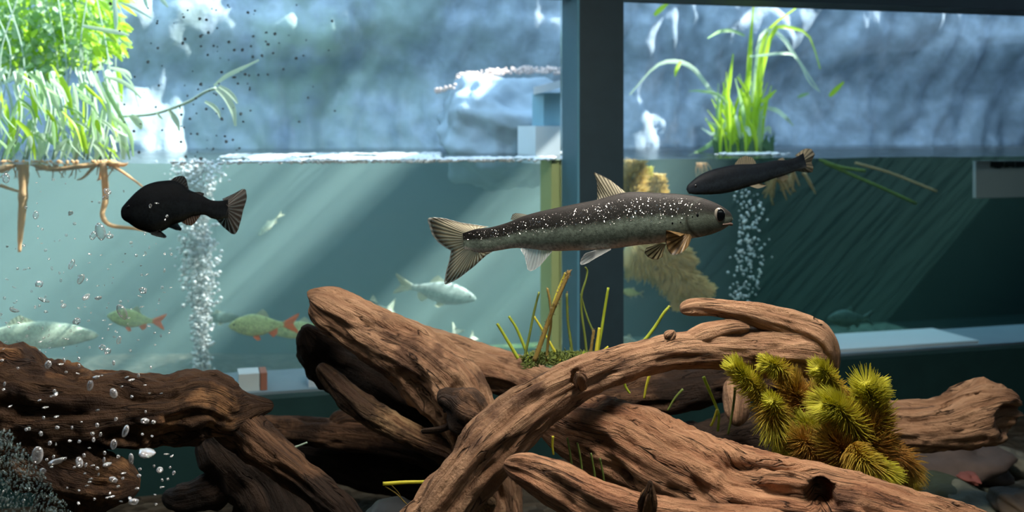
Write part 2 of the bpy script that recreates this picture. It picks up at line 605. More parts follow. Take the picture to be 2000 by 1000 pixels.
M['trout'] = skin('silver_trout_skin', (0.66, 0.62, 0.56), (0.25, 0.33, 0.265), (0.0045, 0.0035, 0.0025), 1.0, 0.7, 0.0, (0.075, 0.095, 0.07), 0.0)
M['tail'] = fin_mat('trout_tail_fin', (0.42, 0.39, 0.27), (0.72, 0.68, 0.50), 34, 0.82, (0.6, 0.62, 0.58), (0.07, 0.06, 0.045))
M['fin'] = fin_mat('trout_fin', (0.14, 0.13, 0.09), (0.62, 0.58, 0.42), 12, 0.7, (0.08, 0.07, 0.06))
M['fin_white'] = fin_mat('trout_white_fin', (0.55, 0.62, 0.64), (0.72, 0.76, 0.76), 12, 0.62, (0.9, 0.92, 0.92))
M['fin_brown'] = fin_mat('trout_brown_fin', (0.09, 0.055, 0.02), (0.26, 0.17, 0.07), 11, 0.92, (0.05, 0.035, 0.02))
M['fin_far'] = fin_mat('trout_far_fin', (0.12, 0.10, 0.06), (0.55, 0.50, 0.32), 9, 0.8, (0.2, 0.17, 0.1))
M['iris'] = plain('silver_iris', (0.24, 0.225, 0.19), 0.2, 0.8, 0.3, 300)
M['pupil'] = plain('black_pupil', (0.004, 0.005, 0.006), 0.08, 0.6, 0.0, 10)
M['lip'] = plain('dark_pink_lip', (0.11, 0.075, 0.06), 0.4, 0.4, 0.3, 300)
M['blackfish'] = skin('black_fish_skin', (0.016, 0.017, 0.012), (0.006, 0.009, 0.011), (0.003, 0.005, 0.007), 0.0, 0.7, spec=0.08)
M['blackfin'] = fin_mat('black_fish_fin', (0.04, 0.035, 0.028), (0.12, 0.10, 0.085), 16, 0.88)
M['blackfin2'] = fin_mat('black_fish_dark_fin', (0.015, 0.016, 0.017), (0.03, 0.032, 0.033), 9, 0.97)
M['blackfin3'] = fin_mat('black_fish_brown_fin', (0.06, 0.035, 0.02), (0.14, 0.08, 0.05), 9, 0.9)
M['greytrout'] = skin('slate_trout_skin', (0.035, 0.04, 0.037), (0.009, 0.014, 0.019), (0.004, 0.007, 0.011), 0.0, 0.6, spec=0.12)
M['greyfin'] = fin_mat('slate_trout_fin', (0.10, 0.095, 0.07), (0.30, 0.27, 0.18), 12, 0.85)
M['palefish'] = skin('pale_green_fish_skin', (0.86, 0.88, 0.70), (0.76, 0.86, 0.68), (0.58, 0.70, 0.54), 0.0, 0.4)
M['silverfish'] = skin('pale_silver_fish_skin', (0.46, 0.56, 0.52), (0.30, 0.44, 0.41), (0.42, 0.54, 0.50), 0.0, 0.35)
M['rudd'] = skin('yellow_green_rudd_skin', (0.80, 0.74, 0.28), (0.68, 0.80, 0.36), (0.56, 0.70, 0.30), 0.0, 0.35)
M['finred'] = fin_mat('orange_red_fin', (0.95, 0.18, 0.03), (1.0, 0.30, 0.06), 8, 0.97)
M['finpale'] = fin_mat('pale_fish_fin', (0.60, 0.66, 0.50), (0.62, 0.66, 0.50), 8, 0.9)
M['dimfish'] = skin('dim_green_fish_skin', (0.22, 0.32, 0.26), (0.16, 0.26, 0.21), (0.12, 0.2, 0.17), 0.0, 0.5)

# ------------------------------------------------------------------ the setting
SILL, HEAD, WL, BFL = 0.6265, 1.043, 0.864, 0.52
m = MB(); m.abox(-1.3, 1.6, -0.7, 1.75, 0.50, 0.54); struct('floor', m, M['gravel'])
m = MB()
m.wbox(-1.0, 1.5, -0.02, 0.0, 0.50, SILL)
struct('wall_back', m, M['wall_dark'])
m = MB(); m.wbox(-1.0, 1.5, -0.05, 0.012, HEAD, 1.07); struct('trim_1', m, M['frame_dark'])
# the square post: its front and its paler left side
sp0 = s_at(1100, 0.0)
m = MB(); m.wbox(sp0 + 0.0012, sp0 + 0.0517, -0.0497, 0.0, 0.54, HEAD); struct('trim_2', m, M['frame_dark'])
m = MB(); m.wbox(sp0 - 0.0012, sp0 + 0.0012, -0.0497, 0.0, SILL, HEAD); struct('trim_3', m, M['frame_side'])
m = MB(); m.abox(-0.98, -0.94, -0.7, 0.91, 0.50, 1.07); m.abox(-0.98, -0.94, -0.7, 0.30, 1.07, 1.33); struct('wall_left', m, M['room'])
m = MB(); m.abox(1.40, 1.44, -0.7, 1.60, 0.50, 1.07); m.abox(1.40, 1.44, -0.7, 0.30, 1.07, 1.33); struct('wall_right', m, M['room'])
m = MB(); m.abox(-0.98, 1.44, -0.74, -0.70, 0.50, 1.30); struct('wall_front', m, M['room'])
m = MB()
a0, a1 = W(-1.02, -0.02, 0), W(1.52, -0.02, 0)
m.box([(a0.x, a0.y, 1.065), (a1.x, a1.y, 1.065), (1.46, 0.30, 1.32), (-1.0, 0.30, 1.32), (a0.x, a0.y, 1.085), (a1.x, a1.y, 1.085), (1.46, 0.30, 1.35), (-1.0, 0.30, 1.35)])
m.abox(-1.0, 1.46, -0.74, 0.30, 1.32, 1.35)
struct('ceiling', m, M['room'])
for k, (a, b) in enumerate(((-0.99, sp0 - 0.001), (sp0 + 0.05, 1.49))):
    m = MB(); m.wbox(a, b, 0.001, 0.007, SILL - 0.02, HEAD); struct('window_%d' % (k + 1), m, M['glass'])
# the tank behind the glass
m = MB(); m.wbox(-1.0, 1.5, 0.012, 0.115, 0.46, SILL); o = struct('trim_4', m, M['ledge'])
m = MB(); m.wbox(-1.0, 0.30, 0.115, 0.90, 0.46, BFL); struct('floor_2', m, M['algae_floor'])
m = MB(); m.wbox(0.30, 1.5, 0.115, 0.90, 0.46, BFL); struct('floor_3', m, M['liner_shade'])
m = MB(); m.wbox(-1.0, 0.30, 0.70, 0.74, 0.50, WL - 0.004); struct('wall_back_2', m, M['liner'])
m = MB(); m.wbox(0.30, 1.5, 0.70, 0.74, 0.50, WL - 0.004); struct('wall_back_4', m, M['liner_shade'])
m = MB(); m.wbox(-1.0, -0.96, 0.012, 0.9, 0.50, 1.0); struct('wall_left_2', m, M['liner'])
m = MB(); m.wbox(1.46, 1.5, 0.012, 0.9, 0.50, 1.0); struct('wall_right_2', m, M['liner'])
# unseen roof slab, beam and slats, added to throw shade bands into the water
RZ = 1.5
m = MB()
m.abox(0.97, 2.3, 0.55, 2.0, RZ, RZ + 0.03)
struct('shade_slab', m, M['room'])
m = MB(); m.abox(0.565, 0.695, 0.55, 2.6, RZ, RZ + 0.03)
for x, wd in ((0.33, 0.012), (0.42, 0.008), (0.84, 0.010)):
    m.abox(x, x + wd, 0.55, 2.6, RZ, RZ + 0.02)
struct('shade_beams', m, M['room'])


def rock_wall():
    m = MB()
    ns, nzz = 260, 90
    rows = []
    for j in range(nzz + 1):
        z = 0.80 + 0.62 * j / nzz
        row = []
        for i in range(ns + 1):
            s = -1.05 + 2.6 * i / ns
            wx = s + 0.10 * nz(s * 2, z * 3, 3.1)
            fold = abs(nz(wx * 5.2, z * 2.0 + wx, 0.5))
            fold2 = abs(nz(wx * 11 + 2, z * 4.5 - wx * 2, 4.5))
            big = nz(s * 2.0, z * 2.6, 9.0)
            d = 0.075 * fold + 0.045 * fold2 + 0.03 * big + 0.02 * abs(nz(s * 22 + z * 6, z * 9, 7)) + 0.006 * nz(s * 45, z * 30, 2)
            d += 0.06 * smooth(0.96, 1.10, z + 0.03 * nz(s * 7, 3, z))          # upper rock leans out over the water
            row.append(m.vert(W(s, 0.84 - d, z), (s, z)))
        rows.append(row)
    m.grid(rows)
    struct('wall_back_3', m, M['rock'], True)


rock_wall()
SDIV = 0.30
m = MB()
m.wbox(-0.958, SDIV - 0.003, 0.013, 0.86, 0.46, WL - 0.001)
o = m.build('water', water_mat('hazy_water', 0.70, 0.45), smooth_=False)
o['kind'] = 'structure'
m = MB()
m.wbox(SDIV + 0.003, 1.458, 0.013, 0.86, 0.46, WL - 0.001)
o = m.build('water', water_mat('clear_dark_water', 0.04, 1.2), smooth_=False)
o['kind'] = 'structure'
m = MB()
rows = []
for j in range(60):
    rows.append([])
    for i in range(160):
        s = -0.958 + 2.416 * i / 159
        q = 0.013 + 0.85 * j / 59
        rows[-1].append(m.vert(W(s, q, WL + 0.0015 * nz(s * 16, q * 16, 1))))
m.grid(rows)
o = m.build('water_surface', surface_mat())
o['kind'] = 'structure'


# ------------------------------------------------------------------ driftwood
def proj(p):
    return 1000 + F * p[0] / p[1], HOR - F * (p[2] - CZ) / p[1]


def tube(m, pts, nr=110, ns=56, seed=0.0, lump=0.16, ridge=0.13, carve=(), rough=0.05, g0=0.0, ends=(1, 1), spin=0.0, gouge=0.20):
    """pts: (px, py, Y, r_px[, depth ratio]); one limb of wood with grain, grooves, knots."""
    cp = []
    for p in pts:
        c = P(*p[:3])
        cp.append((c.x, c.y, c.z, p[3] / F * p[2], p[4] if len(p) > 4 else 1.0))
    cp = cr(cp, nr)
    m_ = len(cp)
    rows = []
    L = g0
    cum = [0]
    for a, b in zip(cp, cp[1:]):
        cum.append(cum[-1] + math.dist(a[:3], b[:3]))
    rmean = sum(c[3] for c in cp) / m_
    for i, c in enumerate(cp):
        a, b = Vector(cp[max(i - 1, 0)][:3]), Vector(cp[min(i + 1, m_ - 1)][:3])
        t = (b - a).normalized()
        bb = Vector((0, 1, 0)) - t * t.y
        bb.normalize()
        nn = bb.cross(t)
        r = c[3]
        e = 1.0
        if ends[0] and cum[i] < r * 0.9:
            e = min(e, math.sqrt(max(0.0, 1 - (1 - cum[i] / (r * 0.9)) ** 2)) * 0.85 + 0.15)
        if ends[1] and cum[-1] - cum[i] < r * 0.9:
            e = min(e, math.sqrt(max(0.0, 1 - (1 - (cum[-1] - cum[i]) / (r * 0.9)) ** 2)) * 0.85 + 0.15)
        s = cum[i]
        row = []
        for k in range(ns):
            an = 2 * math.pi * k / ns
            ca, sa = math.cos(an), math.sin(an)
            tw = an + spin * s
            ct, st = math.cos(tw), math.sin(tw)
            p0 = Vector(c[:3]) + (nn * ca + bb * sa * c[4]) * r
            n1 = nz(ct * 1.3 + seed, st * 1.3, s * 12 + seed)
            n2 = nz(ct * 3.4 + seed, st * 3.4 - seed, s * 16)
            n3 = nz(ct * 8.0, st * 8.0 + seed, s * 34 + seed * 2)
            n4 = fbm(p0 * 60 + Vector((seed, 0, 0)), 3)
            n5 = nz(p0.x * 240 + seed, p0.y * 240, p0.z * 240)
            gro = min(0, abs(n2) - 0.16) * 3.0
            gg = nz(ct * 2.0 - seed, st * 2.0 + seed, s * 24 + seed * 3)
            gg2 = nz(ct * 4.5 + seed, st * 4.5, s * 60)
            k_ = 1 - gouge * smooth(0.12, 0.42, gg) - 0.45 * gouge * smooth(0.15, 0.45, gg2) + lump * n1 + ridge * (0.6 * gro + 0.35 * n3) + rough * n4 + 0.022 * n5
            p1 = Vector(c[:3]) + (nn * ca + bb * sa * c[4]) * r * k_ * e
            if carve and sa < 0.2:
                x, y = proj(p1)
                for (cx, cy_, rx, ry, dp, ang) in carve:
                    dx, dy = x - cx, y - cy_
                    co, si = math.cos(ang), math.sin(ang)
                    u, v = (dx * co + dy * si) / rx, (-dx * si + dy * co) / ry
                    d = math.hypot(u, v) + 0.25 * nz(x / 14, y / 14, seed)
                    if d < 1.25:
                        p1 += bb * r * dp * (1 - smooth(0.62, 1.2, d))
            row.append(m.vert(p1, (k / ns, s), (ct * rmean * 0.9, st * rmean * 0.9, (L + s) * 0.11)))
        rows.append(row)
    m.grid(rows, True)
    for row, sg in ((rows[0], 0), (rows[-1], -1)):
        c = sum((Vector(m.v[i]) for i in row), Vector()) / ns
        t = m.vert(c, (0.5, 0), m.g[row[0]])
        for k in range(ns):
            m.f.append((row[k], row[(k + 1) % ns], t))


# stump pointing up to the left, with a hollow underside
st = thing('driftwood_stump', 'thick tan driftwood stump with a blunt raised tip and a dark hollow underneath', 'driftwood', P(800, 900, 0.82), 'driftwood pieces')
m = MB()
tube(m, [(604, 585, 0.80, 24), (615, 586, 0.80, 36), (658, 612, 0.80, 48), (726, 650, 0.80, 52), (800, 690, 0.80, 62), (862, 742, 0.80, 74), (905, 800, 0.80, 64), (935, 880, 0.81, 54), (965, 980, 0.83, 54), (975, 1250, 0.84, 60)],
     150, 96, 3.3, 0.10, 0.11, rough=0.07)
m.build('trunk', M['wood_stump'], st)
m = MB()
tube(m, [(760, 650, 0.87, 24), (830, 676, 0.88, 38), (900, 704, 0.89, 44), (985, 728, 0.89, 44), (1060, 758, 0.89, 42), (1120, 785, 0.89, 40)], 110, 64, 8.1, 0.10, 0.12)
m.build('limb', M['wood_stump'], st)
m = MB()
tube(m, [(622, 712, 0.80, 10), (650, 742, 0.80, 20), (695, 784, 0.79, 25), (750, 820, 0.79, 26), (815, 856, 0.79, 22), (900, 895, 0.80, 30), (950, 990, 0.82, 40)], 120, 48, 5.2, 0.3, 0.2, rough=0.2)
m.build('rim', M['wood_rim'], st)
m = MB()
tube(m, [(592, 640, 0.82, 10), (612, 668, 0.83, 34), (660, 706, 0.85, 54), (740, 752, 0.86, 66), (830, 815, 0.86, 66), (900, 860, 0.86, 50)], 90, 40, 2.2, 0.3, 0.25, rough=0.2)
m.build('hollow', M['wood_shade'], st, label='blackened rotten hollow')  # hollow's shade put into near-black wood
m = MB()
tube(m, [(862, 788, 0.735, 16), (880, 785, 0.73, 26), (905, 805, 0.72, 36), (940, 822, 0.715, 32), (962, 830, 0.71, 18)], 60, 40, 1.2, 0.5, 0.3, rough=0.45)
tube(m, [(872, 775, 0.73, 12), (880, 800, 0.725, 10), (878, 828, 0.72, 8), (858, 838, 0.72, 7), (822, 842, 0.72, 5)], 60, 20, 4.2, 0.2, 0.1, rough=0.1)
m.build('knot', M['wood_dim'], st, label='dark gnarled knot with a thin twig')

# long branch crossing the stump, hooked at its right end
br = thing('driftwood_branch', 'long brown driftwood branch crossing the stump, its right end curled into a hook', 'driftwood', P(900, 1000, 0.66), 'driftwood pieces')
m = MB()
tube(m, [(720, 1420, 0.655, 60), (800, 1080, 0.655, 52), (850, 1010, 0.655, 54), (905, 935, 0.66, 60), (962, 868, 0.665, 62), (1020, 812, 0.67, 56), (1085, 765, 0.675, 47), (1150, 733, 0.685, 41),
         (1230, 707, 0.70, 37), (1310, 688, 0.71, 36), (1400, 684, 0.72, 38), (1480, 690, 0.73, 46), (1560, 692, 0.735, 50), (1615, 700, 0.74, 34)],
     200, 72, 0.7, 0.10, 0.12, carve=((1128, 738, 12, 16, 0.5, 0.2),))
m.build('trunk', M['wood'], br)
m = MB()
tube(m, [(1328, 606, 0.725, 11), (1352, 600, 0.725, 18), (1392, 600, 0.725, 18), (1430, 606, 0.725, 20), (1480, 616, 0.73, 25), (1540, 636, 0.735, 32), (1592, 664, 0.735, 38), (1606, 706, 0.74, 34), (1585, 745, 0.745, 24)],
     130, 56, 6.3, 0.12, 0.12)
m.build('hook', M['wood'], br)
m = MB()
tube(m, [(1330, 676, 0.715, 16), (1368, 660, 0.715, 22), (1400, 648, 0.72, 20), (1432, 640, 0.72, 16), (1462, 640, 0.725, 9)], 50, 40, 9.3, 0.2, 0.12)
tube(m, [(1300, 662, 0.705, 14), (1312, 652, 0.705, 10), (1318, 646, 0.705, 5)], 24, 28, 9.9, 0.2, 0.12)
m.build('side_branch', M['wood'], br)
m = MB()
tube(m, [(1420, 640, 0.76, 14), (1480, 655, 0.765, 34), (1560, 680, 0.765, 40)], 40, 32, 3.9, 0.2, 0.15)
m.build('cavity_shade', M['wood_shade'], br)  # near-black filler for the shade inside the hook's cavity
m = MB()
tube(m, [(1136, 752, 0.668, 16), (1134, 740, 0.655, 14), (1131, 730, 0.648, 7)], 26, 28, 2.9, 0.35, 0.2, rough=0.2)
m.build('knot', M['wood'], br)

# thick lower log with a round hole
lg = thing('driftwood_log', 'thick reddish driftwood log in the lower foreground with a round black hole', 'driftwood', P(1400, 1100, 0.64), 'driftwood pieces')
m = MB()
tube(m, [(1050, 815, 0.73, 40), (1110, 828, 0.72, 60), (1200, 862, 0.70, 86), (1300, 915, 0.68, 97), (1420, 966, 0.66, 98), (1550, 988, 0.64, 90), (1680, 1012, 0.63, 84), (1800, 1040, 0.62, 78), (1920, 1076, 0.62, 78), (2150, 1150, 0.62, 78)],
     200, 110, 2.6, 0.07, 0.12, carve=((1603, 968, 25, 34, 1.0, 0.1), (1470, 925, 90, 16, 0.10, 0.08), (1500, 958, 110, 12, 0.08, 0.05)))
m.build('trunk', M['wood_red'], lg)
m = MB()
tube(m, [(985, 905, 0.60, 14), (1030, 918, 0.595, 34), (1100, 952, 0.59, 46), (1180, 992, 0.585, 48), (1270, 1016, 0.59, 48), (1400, 1035, 0.60, 50), (1560, 1060, 0.60, 60)], 120, 64, 7.7, 0.08, 0.12)
m.build('limb', M['wood_red'], lg)
m = MB()
tube(m, [(1262, 1000, 0.575, 22), (1266, 972, 0.57, 18), (1269, 955, 0.568, 10), (1270, 938, 0.567, 3)], 36, 32, 6.7, 0.2, 0.2, rough=0.15)
m.build('thorn', M['wood_dark'], lg, label='dark pointed stub')

# log at far right
rl = MB()
tube(rl, [(1600, 838, 0.88, 44), (1700, 832, 0.88, 48), (1780, 834, 0.87, 50), (1850, 828, 0.86, 56), (1905, 812, 0.855, 68), (1950, 802, 0.855, 64), (1985, 798, 0.86, 40)],
     130, 84, 4.4, 0.12, 0.13, carve=((1975, 825, 30, 34, 0.5, 0.3), (1885, 782, 46, 9, 0.22, -0.3)))
o = rl.build('driftwood_log', M['wood'])
tag(o, 'short brown driftwood log with a knobbly blunt end near the right edge', 'driftwood', 'driftwood pieces')

# left log
ll = thing('driftwood_log', 'dark rotten driftwood log at the left edge covered in air bubbles', 'driftwood', P(150, 1100, 0.72), 'driftwood pieces')
m = MB()
tube(m, [(-140, 770, 0.70, 100), (-40, 775, 0.70, 106), (60, 800, 0.70, 108), (160, 808, 0.70, 92), (250, 805, 0.71, 78), (330, 802, 0.72, 74), (400, 790, 0.73, 68), (450, 800, 0.74, 52), (495, 795, 0.75, 26), (535, 792, 0.755, 9)],
     150, 90, 1.9, 0.10, 0.16, rough=0.12, carve=((300, 850, 90, 18, 0.35, -0.05), (170, 880, 60, 16, 0.3, 0.1)))
m.build('trunk', M['wood_dark'], ll)
m = MB()
tube(m, [(20, 850, 0.69, 60), (100, 900, 0.69, 76), (180, 935, 0.69, 60), (240, 945, 0.69, 44), (272, 945, 0.69, 30)], 70, 60, 6.1, 0.2, 0.2, rough=0.2)
tube(m, [(150, 930, 0.70, 60), (140, 1000, 0.70, 66), (120, 1280, 0.70, 70)], 40, 40, 6.9, 0.2, 0.2, rough=0.2)
m.build('lump', M['wood_dark'], ll)
m = MB()
tube(m, [(420, 790, 0.745, 40), (468, 832, 0.745, 46), (520, 876, 0.74, 42), (575, 918, 0.735, 36), (630, 965, 0.73, 34), (690, 1030, 0.725, 34), (800, 1200, 0.72, 40)], 120, 56, 4.9, 0.15, 0.16, rough=0.14)
m.build('limb', M['wood_dim'], ll)
m = MB()
tube(m, [(400, 840, 0.80, 50), (460, 900, 0.80, 62), (520, 960, 0.80, 76), (540, 1080, 0.80, 90), (540, 1260, 0.80, 90)], 70, 48, 0.9, 0.18, 0.15, rough=0.15)
tube(m, [(318, 965, 0.79, 12), (345, 975, 0.79, 24), (400, 965, 0.79, 34), (450, 950, 0.80, 40)], 40, 32, 5.9, 0.25, 0.2, rough=0.2)
m.build('root', M['wood_shade'], ll, label='black root in shadow')

# dark branch running behind, between the left log and the stump
db = thing('driftwood_branch', 'dark shaded driftwood branch lying behind, between the left log and the stump', 'driftwood', P(720, 1100, 0.95), 'driftwood pieces')
m = MB()
tube(m, [(505, 826, 0.94, 18), (560, 838, 0.95, 26), (640, 846, 0.96, 30), (720, 852, 0.96, 34), (800, 866, 0.96, 38), (900, 890, 1.00, 42)], 100, 44, 3.7, 0.14, 0.15)
tube(m, [(655, 838, 0.96, 14), (662, 822, 0.96, 18), (690, 815, 0.96, 16), (740, 830, 0.96, 18), (780, 850, 0.96, 18)], 50, 30, 8.7, 0.2, 0.2)
m.build('trunk', M['wood_dim'], db)
m = MB()
tube(m, [(560, 880, 1.00, 20), (640, 890, 1.00, 44), (740, 905, 1.00, 60), (850, 915, 1.00, 66), (930, 950, 1.00, 60), (940, 1200, 1.00, 60)], 70, 40, 2.7, 0.14, 0.15)
m.build('root', M['wood_shade'], db)

# shaded piece under the hooked branch
sb = thing('driftwood_piece', 'shaded brown driftwood piece behind, below the hooked branch', 'driftwood', P(1330, 800, 0.86), 'driftwood pieces')
m = MB()
tube(m, [(1160, 775, 0.88, 30), (1240, 772, 0.88, 42), (1330, 762, 0.88, 46), (1400, 748, 0.88, 40), (1470, 740, 0.88, 40), (1560, 760, 0.88, 50), (1640, 800, 0.88, 50)], 80, 44, 6.6, 0.14, 0.14)
m.build('trunk', M['wood_dim'], sb)
m = MB()
tube(m, [(1436, 740, 0.82, 26), (1438, 780, 0.81, 26), (1440, 810, 0.80, 22), (1436, 832, 0.80, 10)], 40, 32, 1.6, 0.2, 0.14)
m.build('stub', M['wood'], sb)
m = MB()
tube(m, [(1200, 900, 0.86, 60), (1330, 930, 0.86, 90), (1480, 880, 0.86, 80), (1600, 900, 0.86, 70)], 60, 40, 8.8, 0.14, 0.14)
m.build('root', M['wood_shade'], sb)


# ------------------------------------------------------------------ fish
def curve_fn(pts):                       # smooth height over the axis, monotone-ish Hermite
    pts = sorted(pts)
    xs = [p[0] for p in pts]
    ys = [p[1] for p in pts]
    n = len(xs)
    ms = []
    for i in range(n):
        if i == 0:
            ms.append((ys[1] - ys[0]) / max(1e-6, xs[1] - xs[0]))
        elif i == n - 1:
            ms.append((ys[-1] - ys[-2]) / max(1e-6, xs[-1] - xs[-2]))
        else:
            a = (ys[i] - ys[i - 1]) / max(1e-6, xs[i] - xs[i - 1])
            b = (ys[i + 1] - ys[i]) / max(1e-6, xs[i + 1] - xs[i])
            ms.append(0 if a * b <= 0 and abs(a - b) > 2 else (a + b) / 2)

    def f(x):
        if x <= xs[0]:
            return ys[0]
        if x >= xs[-1]:
            return ys[-1]
        k = 0
        while xs[k + 1] < x:
            k += 1
        h = xs[k + 1] - xs[k]
        t = (x - xs[k]) / h
        return ((2 * t ** 3 - 3 * t * t + 1) * ys[k] + (t ** 3 - 2 * t * t + t) * h * ms[k]
                + (-2 * t ** 3 + 3 * t * t) * ys[k + 1] + (t ** 3 - t * t) * h * ms[k + 1])
    return f


class Fish:
    def __init__(self, name, label, cat, nose, tail, top, bot, Y, dY, thick, m, group=None, bend=0.0, n=80, ns=40):
        self.nose, self.Y, self.dY, self.bend = Vector(nose), Y, dY, bend
        ax = Vector(tail) - self.nose
        self.len = ax.length
        self.e1 = ax / self.len
        self.e2 = Vector((self.e1.y, -self.e1.x))
        if self.e2.y > 0:
            self.e2 = -self.e2            # towards the back of the fish (up in the picture)
        self.ft = curve_fn([self.ab(p) for p in top])
        self.fb = curve_fn([self.ab(p) for p in bot])
        c = self.nose + ax * 0.5
        self.root = thing(name, label, cat, P(c.x, c.y, self.y_at(0.5)), group)
        b = MB()
        rows = []
        self.thick = thick
        for i in range(n):
            a = 0.5 - 0.5 * math.cos(math.pi * (i / (n - 1)))
            a = 0.5 * a + 0.5 * (i / (n - 1))
            t_, bt = self.ft(a * self.len), self.fb(a * self.len)
            if i == 0:
                mid = (t_ + bt) / 2
                t_, bt = mid + 0.02 * (t_ - bt), mid - 0.02 * (t_ - bt)
            elif i == 1:
                mid, hf = (t_ + bt) / 2, (t_ - bt) / 2
                t_, bt = mid + 0.8 * hf, mid - 0.8 * hf
            rows.append([self.sec(b, a, t_, bt, k, ns) for k in range(ns)])
        b.grid(rows, True)
        b.f.append(tuple(rows[0]))
        b.f.append(tuple(reversed(rows[-1])))
        self.body = b.build('body', m, self.root)

    def ab(self, p):
        d = Vector(p) - self.nose
        return d.dot(self.e1), d.dot(self.e2)

    def y_at(self, a):
        return self.Y + self.dY * (a - 0.5) + self.bend * 4 * (a - 0.5) ** 2

    def half_w(self, a):
        t_, bt = self.ft(a * self.len), self.fb(a * self.len)
        return (t_ - bt) / 2 * self.thick * (1 - 0.55 * smooth(0.55, 0.93, a) - 0.40 * smooth(0.93, 1.0, a))

    def sec(self, b, a, t_, bt, k, ns):
        an = 2 * math.pi * k / ns
        c, s = math.cos(an), math.sin(an)
        mid, hf = (t_ + bt) / 2, (t_ - bt) / 2
        wd = hf * self.thick * (1 - 0.55 * smooth(0.55, 0.93, a) - 0.40 * smooth(0.93, 1.0, a))
        Y = self.y_at(a)
        px = self.nose + self.e1 * (a * self.len) + self.e2 * (mid + hf * c)
        p = P(px.x, px.y, Y)
        sgn = math.copysign(abs(s) ** 0.85, s)
        return b.vert(p + Vector((0, sgn * wd / F * Y, 0)), (a, 0.5 + 0.5 * c))

    def pt(self, p, side=0.0, extra=0.0):     # a pixel on the fish; side -1 is the near flank
        a = self.ab(p)[0] / self.len
        Y = self.y_at(min(1.3, max(0, a)))
        q = P(p[0], p[1], Y)
        return q + Vector((0, side * self.half_w(min(1, max(0, a))) / F * Y + extra, 0))

    def fin(self, name, base, tip, m, side=0.0, lean=0.0, th=0.0006, na=36, nb=12, curl=0.0):
        base = [self.pt(p, side) for p in resample(base, na)]
        tp = [self.pt(p, side, lean) for p in resample(tip, na)]
        b = MB()
        for sg in (-1, 1):
            rows = []
            for j in range(nb + 1):
                v = j / nb
                row = []
                for i in range(na):
                    u = i / (na - 1)
                    p = base[i].lerp(tp[i], v)
                    e = th * 0.5 * sg * (1 - 0.85 * v) * min(1, 6 * min(u, 1 - u) + 0.15)
                    row.append(b.vert(p + Vector((0, e + curl * math.sin(v * 3.1) * math.sin(u * 3.1), 0)), (u, v)))
                rows.append(row)
            b.grid(rows)
        return b.build(name, m, self.root)

    def eye(self, c, r, side=-1, mi=None, mp=None, ratio=1.0, dome=0.5):
        p = self.pt(c, side * 0.86)
        R = r / F * p.y
        b = MB()
        b.blob(p, R, R * dome, R * ratio, 24, 14)
        e = b.build('eye', mi or M['iris'], self.root)
        b = MB()
        b.blob(p + Vector((R * 0.13, -R * dome * 0.42, 0)), R * 0.82, R * dome * 0.66, R * 0.88 * ratio, 24, 14)
        e2 = b.build('pupil', mp or M['pupil'], self.root)
        e2.parent = e
        return e


# the silver trout in front
TY = 0.64
tr = Fish('trout', 'slender silver-flanked trout with a dark back hovering in the middle, facing right', 'fish', (1432, 428), (905, 470),
          [(1432, 428), (1431, 423), (1428.5, 418), (1417, 407.5), (1402, 398.5), (1383, 390.5), (1354, 382.5), (1326, 379), (1285, 376.5), (1223, 375.5), (1165, 390), (1095, 404), (1025, 421), (990, 435), (955, 444.5), (930, 447), (905, 455)],
          [(1432, 428), (1429, 434), (1417, 445), (1392, 456.5), (1364, 463.5), (1340, 467), (1291, 474.5), (1252, 478), (1200, 485), (1130, 489), (1077, 490), (1007, 484.5), (969, 490), (940, 494), (905, 486)],
          TY, 0.02, 0.52, M['trout'], n=120, ns=48)
tr.fin('tail_fin', [(934, 447), (922, 458), (918, 470), (922, 484), (938, 494)],
       [(955, 444), (899, 435.5), (867, 427), (845, 425), (835, 426.5), (834, 432), (843, 460), (855, 475), (866, 483), (880, 491), (876, 512), (870, 533), (867, 552), (867, 558), (875, 556), (895, 546), (926, 522), (950, 500), (962, 493)], M['tail'], 0, 0.004, 0.0010, 90, 20)
tr.fin('dorsal_fin', [(1224, 377), (1195, 384), (1166, 392)], [(1222, 375), (1193, 351.5), (1172, 341), (1162, 336.5), (1160, 338), (1165, 350), (1167, 362), (1167, 390)], M['fin'], 0, 0.004, 0.0007, 50)
tr.fin('adipose_fin', [(1034, 421), (1020, 424), (1006, 431)], [(1031, 419.5), (1018, 417), (1007, 416), (1001, 418.5), (997, 429)], M['fin'], 0, 0, 0.0009)
tr.fin('anal_fin', [(1078, 488), (1050, 487), (1020, 483)], [(1077, 491), (1070, 499), (1055, 517), (1044, 525), (1036, 528), (1030, 525), (1027, 510), (1024, 498), (1016, 485)], M['fin_white'], -0.1, -0.004, 0.0006, 44)
tr.fin('pelvic_fin', [(1192, 483), (1178, 485), (1162, 486)], [(1191, 485), (1162, 501), (1146, 511), (1134, 515), (1131, 512), (1134, 502), (1141, 492), (1161, 487)], M['fin_white'], -0.45, -0.004, 0.0007)
tr.fin('pectoral_fin', [(1345, 456), (1340, 455), (1335, 455)], [(1343, 458), (1337, 474), (1326, 486), (1313, 492), (1303, 491), (1296, 482), (1292, 466), (1293, 444), (1320, 456)], M['fin_brown'], -0.80, -0.010, 0.0009, 60, 14)
tr.fin('pectoral_fin', [(1303, 478), (1298, 477), (1292, 476)], [(1304, 482), (1297, 506), (1288, 511), (1278, 510), (1268, 505), (1262, 497), (1266, 487), (1284, 478)], M['fin_far'], 0.35, 0.006, 0.0007, 44)
tr.eye((1402.5, 419), 11.5, ratio=1.25, dome=0.42)
b = MB()
pts = [tr.pt(p, sd_) for p, sd_ in (((1408, 437.5), -0.9), ((1416, 437.5), -0.9), ((1424, 437), -0.8), ((1430, 438.5), 0.0))]
for q in range(4):
    pts[q] = pts[q] + Vector((0, (-0.0006, -0.0004, 0, 0)[q], 0))
